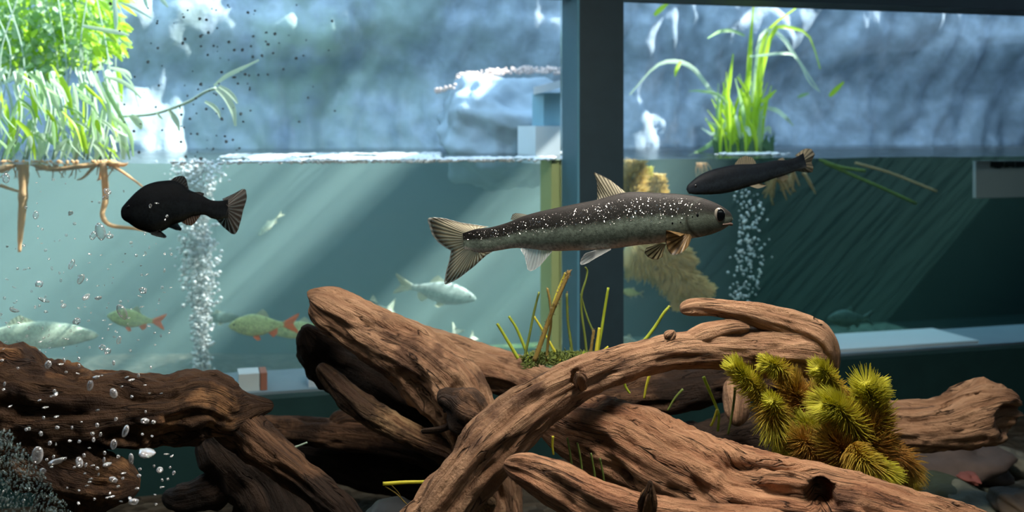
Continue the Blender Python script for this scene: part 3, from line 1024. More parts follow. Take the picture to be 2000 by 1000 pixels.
b.pipe([Vector(p) for p in cr(pts, 16)], [0.0002] + [0.0006] * 9 + [0.0009] * 5 + [0.0005], 10)
b.build('jaw', M['lip'], tr.root, label='pinkish lower jaw')
b = MB()
for (x, y, r) in ((1359, 419, 3.6), (1310, 434, 2.4), (1326, 432, 1.8), (1349, 422, 2.2)):
    p = tr.pt((x, y), -0.93)
    b.blob(p, r / F * TY, 0.0006, r * 1.25 / F * TY, 12, 8)
b.build('spots', M['pupil'], tr.root, label='black gill cover spots')

# the black fish
bf = Fish('black_fish', 'stout black fish facing left in front of the rising bubble column', 'fish', (236, 412), (446, 408),
          [(236, 412), (237.5, 407), (241, 402), (252, 389.5), (268, 373.5), (284, 362), (300, 356), (319, 353), (340, 353), (358, 361), (369, 370.5), (380, 375), (396, 382), (409, 389.5), (425, 392), (446, 390)],
          [(236, 412), (237, 421), (240, 427), (252, 435.5), (268, 446), (284, 452), (304, 456), (322, 449), (338, 439), (356, 433), (372, 424), (388, 420.5), (402, 420.5), (412, 426), (428, 429), (446, 425)],
          0.80, 0.03, 0.62, M['blackfish'])
bf.fin('tail_fin', [(436, 391), (446, 404), (440, 428)], [(428, 390), (452, 379), (468, 370), (475, 371), (477.5, 387), (474, 400), (470, 412), (466, 430), (460, 451), (454, 460), (447, 459), (431, 446), (415, 429)], M['blackfin'], 0, 0.008, 0.0010, 60, 14)
bf.fin('dorsal_fin', [(325, 355), (345, 357), (367, 370)], [(331, 354), (341, 346), (352, 343), (360, 344.5), (364, 350), (366, 358), (369, 371)], M['blackfin2'], 0, 0, 0.0010)
bf.fin('adipose_fin', [(380, 377), (388, 380), (397, 385)], [(381, 375), (390, 374.5), (399, 377.5), (398, 381), (396, 384)], M['blackfin2'], 0, 0, 0.0010, 20)
bf.fin('anal_fin', [(354, 430), (372, 422), (392, 419)], [(354, 434), (364, 439.5), (374, 441), (381, 435.5), (387, 427), (392, 421)], M['blackfin3'], 0, 0, 0.0010)
bf.fin('pelvic_fin', [(298, 452), (308, 450), (318, 446)], [(306, 455), (318, 459), (332, 462), (336, 460), (334, 456), (322, 446)], M['blackfin2'], -0.4, -0.008, 0.0012)
bf.fin('pelvic_fin', [(318, 444), (328, 440), (336, 435)], [(324, 447), (336, 452), (346, 453), (348, 449), (342, 441), (338, 434)], M['blackfin2'], 0.3, 0.006, 0.0012)
bf.eye((256, 404), 4.2, mi=M['blackfish'])

# the slate trout at upper right
sl = Fish('slate_trout', 'slate-grey trout facing left and down, just under the waterline at upper right', 'fish', (1340, 369), (1572, 311),
          [(1340, 369), (1342, 363.5), (1350, 355), (1365, 343), (1387, 332.5), (1410, 326.5), (1434, 321.5), (1477, 319.5), (1500, 316), (1519, 312.5), (1537, 312), (1556, 306), (1572, 297)],
          [(1340, 369), (1342, 374), (1350, 378.5), (1372, 380), (1404, 379), (1432, 374), (1462, 365), (1485, 359), (1507, 350.5), (1530, 343), (1553, 335), (1572, 329)],
          0.84, 0.03, 0.62, M['greytrout'])
sl.fin('tail_fin', [(1560, 306), (1567, 316), (1564, 332)], [(1556, 305), (1567, 296), (1577, 290), (1589, 291), (1596, 302), (1591, 311), (1589, 318), (1593, 328), (1591, 337), (1581, 338), (1567, 336), (1556, 334)], M['greyfin'], 0, 0.006, 0.0010, 50, 14)
sl.fin('dorsal_fin', [(1435, 322), (1455, 321), (1477, 320)], [(1435, 320), (1444, 309), (1455, 304), (1470, 308), (1475, 315), (1477, 319)], M['greyfin'], 0, 0, 0.0010)
sl.fin('adipose_fin', [(1518, 314), (1525, 313), (1533, 313)], [(1520, 311), (1529, 307.5), (1533, 312)], M['greyfin'], 0, 0, 0.0010, 16)
sl.fin('pelvic_fin', [(1462, 363), (1472, 361), (1480, 359)], [(1468, 365), (1477, 367.5), (1489, 364), (1495, 360), (1484, 358)], M['greyfin'], -0.4, -0.004, 0.0010, 20)
sl.fin('anal_fin', [(1516, 346), (1526, 343), (1536, 340)], [(1518, 349), (1530, 354), (1541, 347), (1537, 341)], M['greyfin'], 0, 0, 0.0010, 20)
sl.eye((1357, 363), 3.6, mi=M['greytrout'])


def far_fish(name, label, cat, nose, tail, hgt, q, skin_, fin_, dorsal=0.55, red=None, group=None, dY=0.0, eye=True, fork=0.5):
    """a deep-bodied fish behind the glass; nose and tail base in pixels, hgt its depth in pixels"""
    nose, tail = Vector(nose), Vector(tail)
    ax = tail - nose
    L = ax.length
    e1 = ax / L
    e2 = Vector((e1.y, -e1.x))
    if e2.y > 0:
        e2 = -e2
    X = lambda a, b: tuple(nose + e1 * (a * L) + e2 * (b * hgt))
    tp = [(0, -0.02), (0.02, 0.06), (0.10, 0.22), (0.24, 0.40), (0.42, 0.50), (0.60, 0.44), (0.80, 0.24), (0.93, 0.14), (1.0, 0.15)]
    bt = [(0, -0.02), (0.02, -0.10), (0.10, -0.23), (0.28, -0.42), (0.48, -0.50), (0.66, -0.40), (0.82, -0.20), (0.93, -0.12), (1.0, -0.13)]
    Y = Yq(nose.x, q)
    Y2 = Yq(tail.x, q)
    f = Fish(name, label, cat, nose, tail, [X(*p) for p in tp], [X(*p) for p in bt], (Y + Y2) / 2, Y2 - Y + dY, 0.5, skin_, group, n=40, ns=24)
    f.fin('tail_fin', [X(0.95, 0.13), X(0.99, 0), X(0.95, -0.12)], [X(1.0, 0.16), X(1.14, 0.36), X(1.24, 0.48), X(1.23, 0.36), X(1.13, 0.0), X(1.22, -0.34), X(1.23, -0.46), X(1.13, -0.34), X(1.0, -0.14)], red or fin_, 0, 0.004, 0.001, 40, 8)
    f.fin('dorsal_fin', [X(dorsal - 0.08, 0.45), X(dorsal + 0.04, 0.44), X(dorsal + 0.16, 0.33)], [X(dorsal - 0.06, 0.48), X(dorsal + 0.06, 0.72), X(dorsal + 0.12, 0.58), X(dorsal + 0.17, 0.36)], fin_, 0, 0, 0.001, 20)
    f.fin('anal_fin', [X(0.70, -0.34), X(0.78, -0.24), X(0.86, -0.15)], [X(0.71, -0.38), X(0.79, -0.56), X(0.86, -0.40), X(0.87, -0.18)], red or fin_, 0, 0, 0.001, 20)
    f.fin('pelvic_fin', [X(0.44, -0.46), X(0.49, -0.45), X(0.54, -0.44)], [X(0.46, -0.50), X(0.53, -0.66), X(0.59, -0.60), X(0.56, -0.46)], red or fin_, -0.3, -0.004, 0.001, 20)
    if eye:
        f.eye(X(0.10, 0.05), hgt * 0.055, mi=skin_)
    return f


far_fish('pale_fish', 'large pale green fish cut off by the left edge, just above the left log', 'fish', (194, 654), (-60, 655), 54, 0.20, M['palefish'], M['finpale'], eye=False)
far_fish('rudd', 'yellow-green fish with orange fins, left of the bubble column', 'fish', (209, 616), (300, 628), 36, 0.22, M['rudd'], M['finpale'], red=M['finred'])
far_fish('rudd', 'yellow-green fish with orange tail, between the bubble column and the stump', 'fish', (446, 636), (557, 634), 44, 0.20, M['rudd'], M['finpale'], red=M['finred'])
far_fish('rudd', 'dim yellow-green fish half hidden by the stump tip, behind the orange-tailed fish', 'fish', (528, 648), (640, 640), 34, 0.26, M['rudd'], M['finpale'])
far_fish('pale_fish', 'faint green fish just right of the bubble column, behind the orange-tailed fish', 'fish', (470, 619), (395, 622), 22, 0.30, M['dimfish'], M['finpale'], eye=False)
far_fish('silver_fish', 'pale silver fish facing right below the trout tail, above the stump', 'fish', (931, 583), (800, 560), 44, 0.20, M['silverfish'], M['finpale'])
far_fish('pale_fish', 'pale grey-green fish mostly hidden behind the upper edge of the stump', 'fish', (690, 612), (758, 606), 46, 0.20, M['dimfish'], M['palefish'])
far_fish('pale_fish', 'pale fish behind the stump with only its upright tail showing', 'fish', (855, 700), (888, 650), 34, 0.16, M['palefish'], M['palefish'])
far_fish('pale_fish', 'pale fish behind the stump with only a narrow slanting tail tip showing', 'fish', (880, 690), (920, 662), 26, 0.20, M['palefish'], M['palefish'])
far_fish('small_fish', 'small pale blurred fish slanting in the open water left of the light rays', 'fish', (504, 460), (543, 424), 13, 0.32, M['palefish'], M['finpale'], eye=False)
far_fish('small_fish', 'small greenish fish just right of the dark post, above the branch', 'fish', (1214, 568), (1250, 574), 16, 0.16, M['rudd'], M['finpale'], eye=False)
far_fish('dim_fish', 'dim oval fish in the dark water right of the hooked branch', 'fish', (1616, 622), (1690, 622), 34, 0.30, M['dimfish'], M['dimfish'], eye=False)
far_fish('pale_fish', 'pale fish beside the dark post just above the long branch', 'fish', (1195, 668), (1250, 670), 24, 0.22, M['palefish'], M['finpale'], eye=False)


# ------------------------------------------------------------------ plants in front
def shoot(label, pts, Y, r, mat, fuzz=0, name='reed_shoot', group='cut green shoots between the driftwood'):
    b = MB()
    w3 = [P(x, y, Y + (0.0006 * (k % 3))) for k, (x, y) in enumerate(pts)]
    c = [Vector(p) for p in cr(w3, max(10, len(pts) * 6))]
    R = r / F * Y
    rad = [R * (1.0 - 0.25 * i / len(c) + 0.10 * nz(i * 0.7, pts[0][0], 1)) for i in range(len(c))]
    b.pipe(c, rad, 8)
    if not fuzz:
        o = b.build(name, mat)
        return tag(o, label, 'plant', group)
    rt = thing(name, label, 'plant', c[0] if c[0].z < c[-1].z else c[-1], group)
    b.build('stem', mat, rt)
    b = MB()
    for _ in range(fuzz * 4):
        i = rnd.randrange(len(c))
        d = Vector((rnd.uniform(-1, 1), rnd.uniform(-1, 1), rnd.uniform(-0.6, 1))).normalized()
        l = rnd.uniform(0.9, 1.9) * R
        b.pipe([c[i], c[i] + d * l * 0.6 + Vector((0, 0, 0.1 * l)), c[i] + d * l], [R * 0.22, R * 0.16, R * 0.06], 4)
    b.build('algae_fuzz', M['fuzz'], rt, label='brown algae tufts')
    return rt


G, YL, DK, BR = M['shoot'], M['shoot_yellow'], M['shoot_dark'], M['shoot_brown']
shoot('leftmost yellow-green cut shoot rising behind the stump limb', [(1012, 700), (1000, 680), (985, 655), (971, 632)], 0.80, 3.6, G)
shoot('yellow-green shoot second from the left behind the stump limb', [(1034, 705), (1022, 672), (1008, 640), (994, 618)], 0.81, 3.2, G)
shoot('dull dark green shoot leaning right, third from the left', [(1024, 700), (1034, 655), (1043, 610), (1053, 570)], 0.79, 2.8, DK)
shoot('slanting yellow shoot crossing behind the brown fuzzy stalk', [(1102, 720), (1080, 680), (1060, 645), (1043, 618)], 0.82, 2.8, YL)
shoot('thick brown fuzzy stalk forking near its top, in front of the post edge', [(1044, 705), (1058, 665), (1072, 625), (1088, 585), (1104, 548), (1112, 530)], 0.77, 5.0, BR, 60)
shoot('second tip of the forked fuzzy stalk, bare and yellow', [(1078, 605), (1086, 580), (1095, 556), (1105, 533)], 0.775, 3.4, YL, 16)
shoot('thin brown stalk standing beside the forked fuzzy stalk', [(1068, 705), (1070, 670), (1076, 630), (1074, 590), (1069, 563)], 0.785, 3.0, BR, 24)
shoot('upright green stalk in front of the pale side of the post', [(1120, 712), (1115, 670), (1109, 625), (1107, 573)], 0.80, 3.2, DK, 14)
shoot('green stalk with a hooked tip in front of the dark post', [(1147, 700), (1142, 655), (1136, 610), (1136, 575), (1144, 548), (1147, 530), (1143, 522)], 0.79, 2.6, DK)
shoot('thin green stalk bending right in front of the dark post', [(1161, 652), (1150, 628), (1141, 600), (1134, 574)], 0.795, 2.2, DK)
shoot('tallest straight green shoot in front of the dark post', [(1165, 698), (1174, 650), (1181, 605), (1188, 562)], 0.78, 3.4, G)
shoot('short bright yellow shoot at the foot of the tallest straight shoot', [(1164, 695), (1167, 670), (1171, 640)], 0.775, 4.2, YL)
shoot('short fuzzy brown stalk just left of the bright yellow shoot', [(1152, 700), (1156, 672), (1160, 645)], 0.782, 3.4, BR, 22)
shoot('short bright shoot leaning right at the right end of the row', [(1170, 694), (1180, 684), (1188, 677)], 0.785, 2.8, YL)
shoot('bright green shoot leaning left behind the branch crossing', [(1126, 706), (1136, 696), (1142, 686)], 0.79, 2.6, G)
sh = shoot('long green shoot with a pale forked tip, right of the post', [(1248, 676), (1266, 656), (1282, 634), (1296, 612), (1308, 598)], 0.76, 3.6, G, 6)
shoot('green stem under the hooked branch, bent at a joint', [(1374, 736), (1386, 764), (1398, 792), (1404, 812), (1402, 842)], 0.74, 3.2, G)
shoot('bright short stem beside the bent stem under the hooked branch', [(1401, 800), (1394, 820), (1388, 832)], 0.738, 3.0, YL)
shoot('olive stem in front of the shaded stub under the hook', [(1436, 756), (1432, 795), (1422, 848)], 0.73, 2.8, DK)
shoot('yellow stem hanging under the middle of the long branch', [(1268, 733), (1262, 756), (1258, 778)], 0.74, 2.8, YL)
shoot('green stem hanging under the long branch, left of the yellow one', [(1218, 740), (1222, 756), (1230, 768)], 0.735, 2.8, G)
shoot('dim green stem in the shade under the long branch', [(1334, 760), (1318, 778), (1304, 802)], 0.80, 2.4, DK)
shoot('bright leaf blade at the crossing of branch and lower log', [(1080, 852), (1079, 872), (1081, 888)], 0.65, 2.6, YL)
for k, (x, y) in enumerate(((1112, 905), (1132, 915), (1158, 935), (1176, 945))):
    shoot(('dim green stem in the dark gap left of the lower log, leftmost of four', 'dim green stem in the dark gap of the lower log, second of four',
           'dim green stem in the dark gap of the lower log, third of four', 'dim green stem in the dark gap of the lower log, rightmost of four')[k],
          [(x + 6, y + 30), (x + 3, y - 10), (x - 4, y - 50)], 0.665, 2.6, DK)
shoot('yellow cut reed lying across the dark gap beside the branch foot', [(748, 945), (790, 942), (830, 941), (862, 938)], 0.70, 4.0, YL, name='cut_reed', group='fallen stems')
shoot('thin brown rootlet below the yellow cut reed', [(752, 950), (775, 965), (795, 985), (812, 995)], 0.70, 1.4, BR, name='rootlet', group='fallen stems')
shoot('thin forked rootlet hanging from the yellow cut reed', [(764, 947), (778, 962), (788, 980)], 0.702, 1.0, BR, name='rootlet', group='fallen stems')
shoot('small pale twig sticking up behind the left log limb', [(560, 878), (580, 872), (600, 864)], 0.78, 2.2, M['stem_pale'], name='twig', group='fallen stems')

b = MB()
for _ in range(900):
    x = rnd.uniform(1020, 1180)
    y = 706 - 10 * math.sin((x - 1020) / 160 * 3) + rnd.uniform(-10, 16)
    p = P(x, y, rnd.uniform(0.78, 0.85))
    d = Vector((rnd.uniform(-1, 1), rnd.uniform(-1, 1), rnd.uniform(-0.2, 1))).normalized() * rnd.uniform(0.002, 0.005)
    b.pipe([p, p + d], [0.0006, 0.0002], 4)
o = b.build('moss', M['shoot_dark'])
tag(o, 'tangled green moss at the foot of the cut shoots', 'moss', kind='stuff')


def sprig(label, pts, Y, R, mat, nw=26, per=12, droop=0.3, group='hornwort sprigs on the driftwood', name='hornwort_sprig', curl=0.55, q=None, sub=1, nr=0.00034):
    """a stem with whorls of fine forked needles; pts pixels from foot to tip, R needle length in pixels"""
    w3 = [P(x, y, Y + dy) for x, y, dy in pts]
    c = [Vector(p) for p in cr(w3, 40)]
    rt = thing(name, label, 'plant', c[0], group)
    b = MB()
    b.pipe(c, [0.0013 - 0.0006 * i / 39 for i in range(40)], 7)
    for i in range(len(b.g)):
        b.g[i] = (0.3 + 0.5 * (i // 7) / 39, 0, 0)
    b.build('stem', mat, rt)
    b = MB()
    nw, per = int(nw * 1.7), int(per * 1.7)
    for k in range(nw):
        u = (k + 0.5) / nw
        u = u ** 0.85
        i = min(38, int(u * 39))
        p = c[i].lerp(c[i + 1], u * 39 - i)
        t = (c[i + 1] - c[i]).normalized()
        a = t.cross(Vector((0.2, 1, 0.1))).normalized()
        bb = t.cross(a)
        l = 1.25 * R / F * Y * (1 - 0.4 * u ** 3) * rnd.uniform(0.85, 1.1)
        ph = rnd.uniform(0, 6)
        for j in range(per):
            an = ph + 2 * math.pi * j / per + rnd.uniform(-0.15, 0.15)
            d = a * math.cos(an) + bb * math.sin(an)
            ll_ = l * rnd.uniform(0.7, 1.1)
            up = 0.25 + 0.75 * u ** 2
            pp = []
            for v in (0, 0.35, 0.7, 1.0):
                pp.append(p + d * ll_ * (v * (1.0 - 0.25 * v * up)) + t * ll_ * (up * v * v * curl * 1.6 + 0.05) - Vector((0, 0, 1)) * ll_ * droop * v * v * (1 - u))
            s0 = len(b.v)
            b.pipe(pp, [nr, nr, nr * 0.8, nr * 0.25], 4, False)
            for z in range(s0, len(b.v)):
                b.g[z] = (0.15 + 0.6 * u + 0.22 * ((z - s0) // 4) / 3 + rnd.uniform(-0.02, 0.02), 0, 0)
    b.build('needles', mat, rt)
    return rt


HW, HB = M['hornwort'], M['hornwort_brown']
sprig('bright curled hornwort tip at the upper left of the clump', [(1520, 830, .02), (1498, 790, 0), (1470, 752, -.005), (1446, 728, -.01), (1432, 712, -.012)], 0.70, 30, HW, 24)
sprig('open hornwort sprig hanging with spread needles in the left of the clump', [(1506, 770, 0), (1508, 800, -.01), (1512, 828, -.01), (1520, 856, -.01), (1540, 886, 0)], 0.70, 36, HW, 15, 11, 0.2)
sprig('short bright hornwort tip above the open sprig', [(1530, 815, .01), (1516, 795, 0), (1505, 780, -.01)], 0.69, 24, HW, 12)
sprig('small green hornwort tip lying on the branch', [(1540, 735, 0), (1522, 718, -.006), (1508, 712, -.01), (1492, 708, -.01)], 0.70, 24, HW, 16)
sprig('bright green hornwort tip near the right end of the branch', [(1650, 790, .02), (1630, 755, .01), (1612, 728, 0), (1596, 716, -.005)], 0.70, 28, HW, 18)
sprig('brown hornwort sprig behind the curled tip', [(1600, 850, 0), (1570, 800, 0), (1552, 765, 0), (1540, 742, 0)], 0.715, 38, HB, 22, 14)
sprig('dense brown hornwort stem in the middle of the clump', [(1660, 900, 0), (1640, 850, 0), (1610, 800, 0), (1590, 770, 0)], 0.71, 44, HB, 26, 14)
sprig('large bright hornwort head in the centre of the clump', [(1690, 890, .01), (1668, 840, 0), (1640, 800, -.01), (1606, 786, -.016)], 0.69, 44, HW, 26, 14)
sprig('bushy hornwort head at the upper right of the clump', [(1700, 880, .01), (1704, 830, 0), (1700, 790, 0), (1690, 748, -.01)], 0.70, 46, HW, 26, 14)
sprig('brown hornwort stem down the right side of the clump', [(1716, 925, 0), (1706, 880, 0), (1690, 840, 0), (1672, 800, 0)], 0.695, 48, HB, 28, 14)
sprig('hornwort tip pointing right at the edge of the clump', [(1660, 790, 0), (1684, 772, 0), (1704, 762, 0), (1720, 758, 0)], 0.70, 32, HW, 16, 12)
sprig('pale hornwort sprig in the lower left of the clump', [(1640, 890, 0), (1608, 860, 0), (1580, 838, 0), (1562, 826, 0)], 0.70, 34, HW, 20, 12)
sprig('low yellow hornwort sprig resting on the lower log', [(1660, 870, 0), (1690, 900, -.01), (1718, 918, -.01), (1740, 930, -.01)], 0.67, 34, HW, 22, 13)
sprig('brownish hornwort sprig low at the right of the clump', [(1700, 870, .01), (1740, 885, .02), (1770, 905, .03), (1782, 930, .03)], 0.72, 38, HB, 20, 12)
sprig('faint yellow hornwort tuft beyond the lower log', [(1776, 965, .06), (1772, 945, .06), (1770, 925, .06), (1768, 905, .06)], 0.74, 32, HW, 18, 12)
sprig('low green hornwort sprig tucked behind the lower log', [(1680, 935, .01), (1650, 910, .01), (1620, 895, .01), (1600, 890, .01)], 0.69, 32, HW, 18, 12)

sprig('feathery brown hornwort sprig at the centre back of the clump', [(1640, 910, .02), (1630, 870, .015), (1622, 835, .01), (1618, 805, .01)], 0.71, 46, HB, 22, 13)
sprig('feathery brown hornwort sprig along the right edge of the clump', [(1722, 900, .01), (1716, 860, .005), (1710, 820, 0), (1706, 785, 0)], 0.70, 44, HB, 24, 13)
sprig('brown hornwort sprig filling the lower middle of the clump', [(1690, 930, 0), (1668, 905, -.005), (1640, 875, -.01), (1612, 850, -.01)], 0.69, 44, HB, 24, 13)
sprig('olive hornwort sprig low between the open sprig and the centre', [(1610, 895, 0), (1590, 880, -.005), (1568, 862, -.01), (1548, 850, -.01)], 0.695, 36, HB, 18, 12)

# stones, pebbles and slate at the lower right
for k, (lab, x, y, Y, rx, ry, rz, seed) in enumerate((
        ('long low grey-brown stone behind the lower right log', 1850, 905, 1.02, 120, 0.05, 40, 3),
        ('pale wedge-shaped stone at the right edge below the log', 1975, 905, 1.05, 34, 0.03, 26, 8),
        ('rounded pale green stone at the bottom right corner', 1905, 985, 0.90, 44, 0.04, 24, 5),
        ('dark mossy stone right of the yellow hornwort tuft', 1850, 962, 0.94, 60, 0.04, 22, 11),
        ('small reddish stone on the gravel under the right log', 1890, 932, 0.97, 20, 0.02, 9, 15),
        ('dark brown stone at the bottom right edge', 1985, 985, 0.86, 40, 0.03, 22, 19))):
    b = MB()
    b.blob(P(x, y, Y), rx / F * Y, ry, rz / F * Y, 40, 24, 0.35, seed)
    col = ((0.085, 0.065, 0.055), (0.13, 0.13, 0.10), (0.15, 0.15, 0.10), (0.035, 0.045, 0.02), (0.19, 0.06, 0.045), (0.05, 0.035, 0.02))[k]
    o = b.build('stone', plain('stone_tint', col, 0.7, 0.3, 0.5, 60, 0.5))
    tag(o, lab, 'stone', 'stones on the tank floor')
b = MB()
b.box([P(1880, 957, 0.97), P(2010, 976, 0.93), P(2030, 968, 0.99), P(1890, 948, 1.03), P(1880, 950, 0.97), P(2010, 969, 0.93), P(2030, 961, 0.99), P(1890, 941, 1.03)])
o = b.build('slate', plain('dark_slate', (0.06, 0.07, 0.05), 0.6, 0.4, 0.4, 60, 0.4), smooth_=False)
tag(o, 'flat dark slate leaning at the right edge below the log', 'slate')
b = MB()
b.blob(P(765, 1022, 0.72), 62 / F * 0.72, 0.03, 40 / F * 0.72, 40, 24, 0.15, 4)
o = b.build('stone', plain('black_stone', (0.02, 0.024, 0.026), 0.5, 0.4, 0.4, 60, 0.3))
tag(o, 'smooth black stone at the bottom edge beside the branch foot', 'stone', 'stones on the tank floor')


# ------------------------------------------------------------------ behind the glass
def bez(pts, n=12):
    return [Vector(p) for p in cr(pts, n)]


def leaf_px(b, pts, q, w_px, twist=0.0, **kw):
    Y0 = Yq(pts[0][0], q)
    c = [P(p[0], p[1], Y0 + (p[2] if len(p) > 2 else 0)) for p in pts]
    b.ribbon(bez(c, 14), w_px / F * Y0, twist, **kw)


# grass clump right of the post
g0 = PQ(1445, 306, 0.30)
gt = thing('grass_clump', 'spiky lime-green grass clump standing at the waterline right of the post', 'plant', g0)
b = MB()
blades = [([(1440, 300), (1452, 230), (1462, 150), (1466, 80), (1472, 8)], 11, 1), ([(1462, 300), (1468, 220), (1478, 130), (1500, 60), (1560, 12)], 9, 1), ([(1484, 220), (1482, 170), (1486, 110), (1500, 62)], 9, 1),
          ([(1470, 280), (1476, 210), (1486, 150), (1510, 60), (1545, 55), (1580, 70), (1602, 135)], 9, 1), ([(1470, 200), (1480, 90), (1500, 58), (1530, 75), (1550, 105), (1575, 140), (1600, 178)], 8, 2),
          ([(1420, 215), (1390, 180), (1355, 135), (1320, 120), (1280, 130), (1230, 185)], 9, 2), ([(1330, 120), (1322, 135), (1318, 150)], 8, 1), ([(1455, 70), (1430, 60), (1405, 62), (1382, 75)], 7, 0),
          ([(1425, 255), (1420, 200), (1426, 150), (1432, 105)], 8, 1), ([(1405, 250), (1402, 225), (1412, 180)], 7, 0), ([(1420, 262), (1395, 245), (1378, 235)], 6, 0), ([(1440, 240), (1410, 190), (1370, 178), (1345, 178)], 6, 0),
          ([(1490, 210), (1515, 215), (1535, 230), (1550, 246)], 10, 2), ([(1486, 200), (1500, 190), (1516, 176)], 9, 1), ([(1425, 225), (1400, 270), (1375, 290), (1345, 304)], 9, 0), ([(1408, 248), (1392, 262), (1370, 250)], 6, 2),
          ([(1465, 110), (1490, 108), (1530, 104), (1556, 112), (1580, 160), (1602, 180)], 6, 2), ([(1450, 290), (1440, 240), (1432, 220), (1420, 210), (1405, 200)], 8, 2), ([(1480, 270), (1500, 250), (1505, 262)], 9, 2),
          ([(1465, 265), (1458, 250), (1450, 262)], 9, 2), ([(1455, 275), (1462, 210), (1458, 180), (1440, 150)], 9, 1), ([(1476, 278), (1482, 210), (1486, 160), (1490, 100)], 8, 1), ([(1440, 250), (1450, 190), (1440, 170)], 9, 1),
          ([(1430, 260), (1424, 235), (1412, 160)], 7, 1), ([(1492, 230), (1470, 215), (1460, 210)], 8, 0)]
mats = {0: 'leaf_green', 1: 'leaf_bright', 2: 'leaf_pale'}
bs = {k: MB() for k in mats}
for k, (pts, wd, mk) in enumerate(blades):
    leaf_px(bs[mk], [(x, y, rnd.uniform(-0.02, 0.02)) for x, y in pts], 0.30 + rnd.uniform(-0.03, 0.03), wd, rnd.uniform(-0.3, 0.3), tip=0.3)
for k in range(26):
    x = rnd.uniform(1400, 1500)
    h = rnd.uniform(60, 160)
    l = rnd.uniform(-40, 40)
    leaf_px(bs[rnd.choice((0, 1, 1))], [(x, 300), (x + l * 0.2, 300 - h * 0.5), (x + l, 300 - h)], 0.30 + rnd.uniform(-0.05, 0.05), rnd.uniform(5, 9), rnd.uniform(-0.5, 0.5), tip=0.2)
bs[0].build('blades', M['leaf_green'], gt)
bs[1].build('blades', M['leaf_bright'], gt, label='bright lime blades')
bs[2].build('blades', M['leaf_pale'], gt, label='pale shining blades')
b = MB()
for k in range(60):
    x = rnd.uniform(1400, 1510)
    leaf_px(b, [(x, 312), (x + rnd.uniform(-8, 8), 290), (x + rnd.uniform(-16, 16), 262 + rnd.uniform(-10, 20))], 0.30 + rnd.uniform(-0.05, 0.05), 9, rnd.uniform(-0.8, 0.8))
b.build('crown', M['base_green'], gt, label='dark green crown')
b = MB()
for k in range(22):
    x0 = rnd.choice((rnd.uniform(1480, 1580), rnd.gauss(1535, 14)))
    y0 = rnd.uniform(322, 345)
    Yr = Yq(x0, 0.22 + rnd.uniform(-0.03, 0.03))
    dx = rnd.uniform(-44, 30)
    b.pipe(bez([P(x0, y0, Yr), P(x0 + dx * 0.5, y0 + 18, Yr), P(x0 + dx, y0 + rnd.uniform(30, 58), Yr)], 8), [0.0026 * (1 - 0.08 * i) for i in range(8)], 6)
b.build('roots', M['root'], gt, label='orange-brown roots')
b = MB()
for pts in ([(1610, 318), (1660, 340), (1720, 366), (1790, 398)], [(1600, 312), (1640, 326), (1690, 334)]):
    Yr = Yq(1700, 0.26)
    b.pipe(bez([P(x, y, Yr) for x, y in pts], 12), 0.0022, 6)
b.build('runner', M['root_green'], gt, label='green runner')
b = MB()
Yr = Yq(1740, 0.30)
b.pipe(bez([P(x, y, Yr) for x, y in ((1670, 318), (1740, 338), (1830, 374))], 12), 0.0018, 6)
b.build('runner', M['root'], gt, label='orange runner')
for k, (pts, mk, lab) in enumerate((([(1620, 188), (1632, 176), (1648, 160)], 'leaf_bright', 'single lime leaf floating free right of the grass clump'),
                                    ([(1558, 190), (1568, 186), (1580, 182)], 'leaf_green', 'small green leaf scrap just right of the arching blades'),
                                    ([(1278, 30), (1290, 18), (1306, 6)], 'leaf_bright', 'lime leaf tip at the top, just right of the post'))):
    b = MB()
    leaf_px(b, pts, 0.30, 10 if k != 1 else 7, tip=0.4)
    tag(b.build('leaf', M[mk]), lab, 'leaf', 'loose leaves right of the post')

# leafy plant at the upper left
for (nm, lab, n, reg, sz, mk) in (
        ('watercress', 'soft round-leaved green plant filling the upper left corner', 2300, (-30, 205, -40, 195), (8, 18), 'leaf_green'),
        ('watercress', 'bright lime leaf tuft at the top, beside the round-leaved plant', 170, (150, 240, -30, 95), (9, 17), 'leaf_bright')):
    rt = thing(nm, lab, 'plant', PQ(100 if mk == 'leaf_green' else 195, 200 if mk == 'leaf_green' else 110, 0.28))
    bs = [MB(), MB(), MB()]
    for k in range(n):
        x = rnd.uniform(reg[0], reg[1])
        y = rnd.uniform(reg[2], reg[3])
        if mk == 'leaf_green' and y > 165 - 0.45 * max(0, x - 60) * 0.6 + 20 * nz(x * .02, 1, 1):
            continue
        q = rnd.uniform(0.29, 0.44) if mk == 'leaf_green' else rnd.uniform(0.20, 0.28)
        a = rnd.uniform(-2.8, 0.6) if mk == 'leaf_green' else rnd.uniform(0.1, 1.2)
        l = rnd.uniform(*sz) * (1.0 if mk == 'leaf_green' else 2.0)
        d = (math.cos(a) * l, math.sin(a) * l)
        Yd = rnd.uniform(-0.01, 0.01)
        leaf_px(bs[rnd.choice((0, 0, 1, 2)) if mk == 'leaf_green' else rnd.choice((1, 1, 1, 0))], [(x, y), (x + d[0] * .5, y + d[1] * .5 - 2, Yd), (x + d[0], y + d[1], Yd * 2)], q, rnd.uniform(*sz) * 0.95, rnd.uniform(-1.0, 1.0), base=0.35, tip=0.35)
    for i, mm in enumerate(('leaf_green', 'leaf_bright', 'leaf_pale')):
        if bs[i].v:
            bs[i].build('leaves', M[mm], rt)
    b = MB()
    for k in range(10 if mk == 'leaf_green' else 5):
        x = rnd.uniform(reg[0], reg[1])
        Yr = Yq(x, rnd.uniform(0.18, 0.38))
        b.pipe(bez([P(x, 200, Yr), P(x + rnd.uniform(-20, 20), 100, Yr), P(x + rnd.uniform(-40, 40), -20, Yr)], 10), 0.0008, 5)
    b.build('stems', M['stem_pale'], rt)

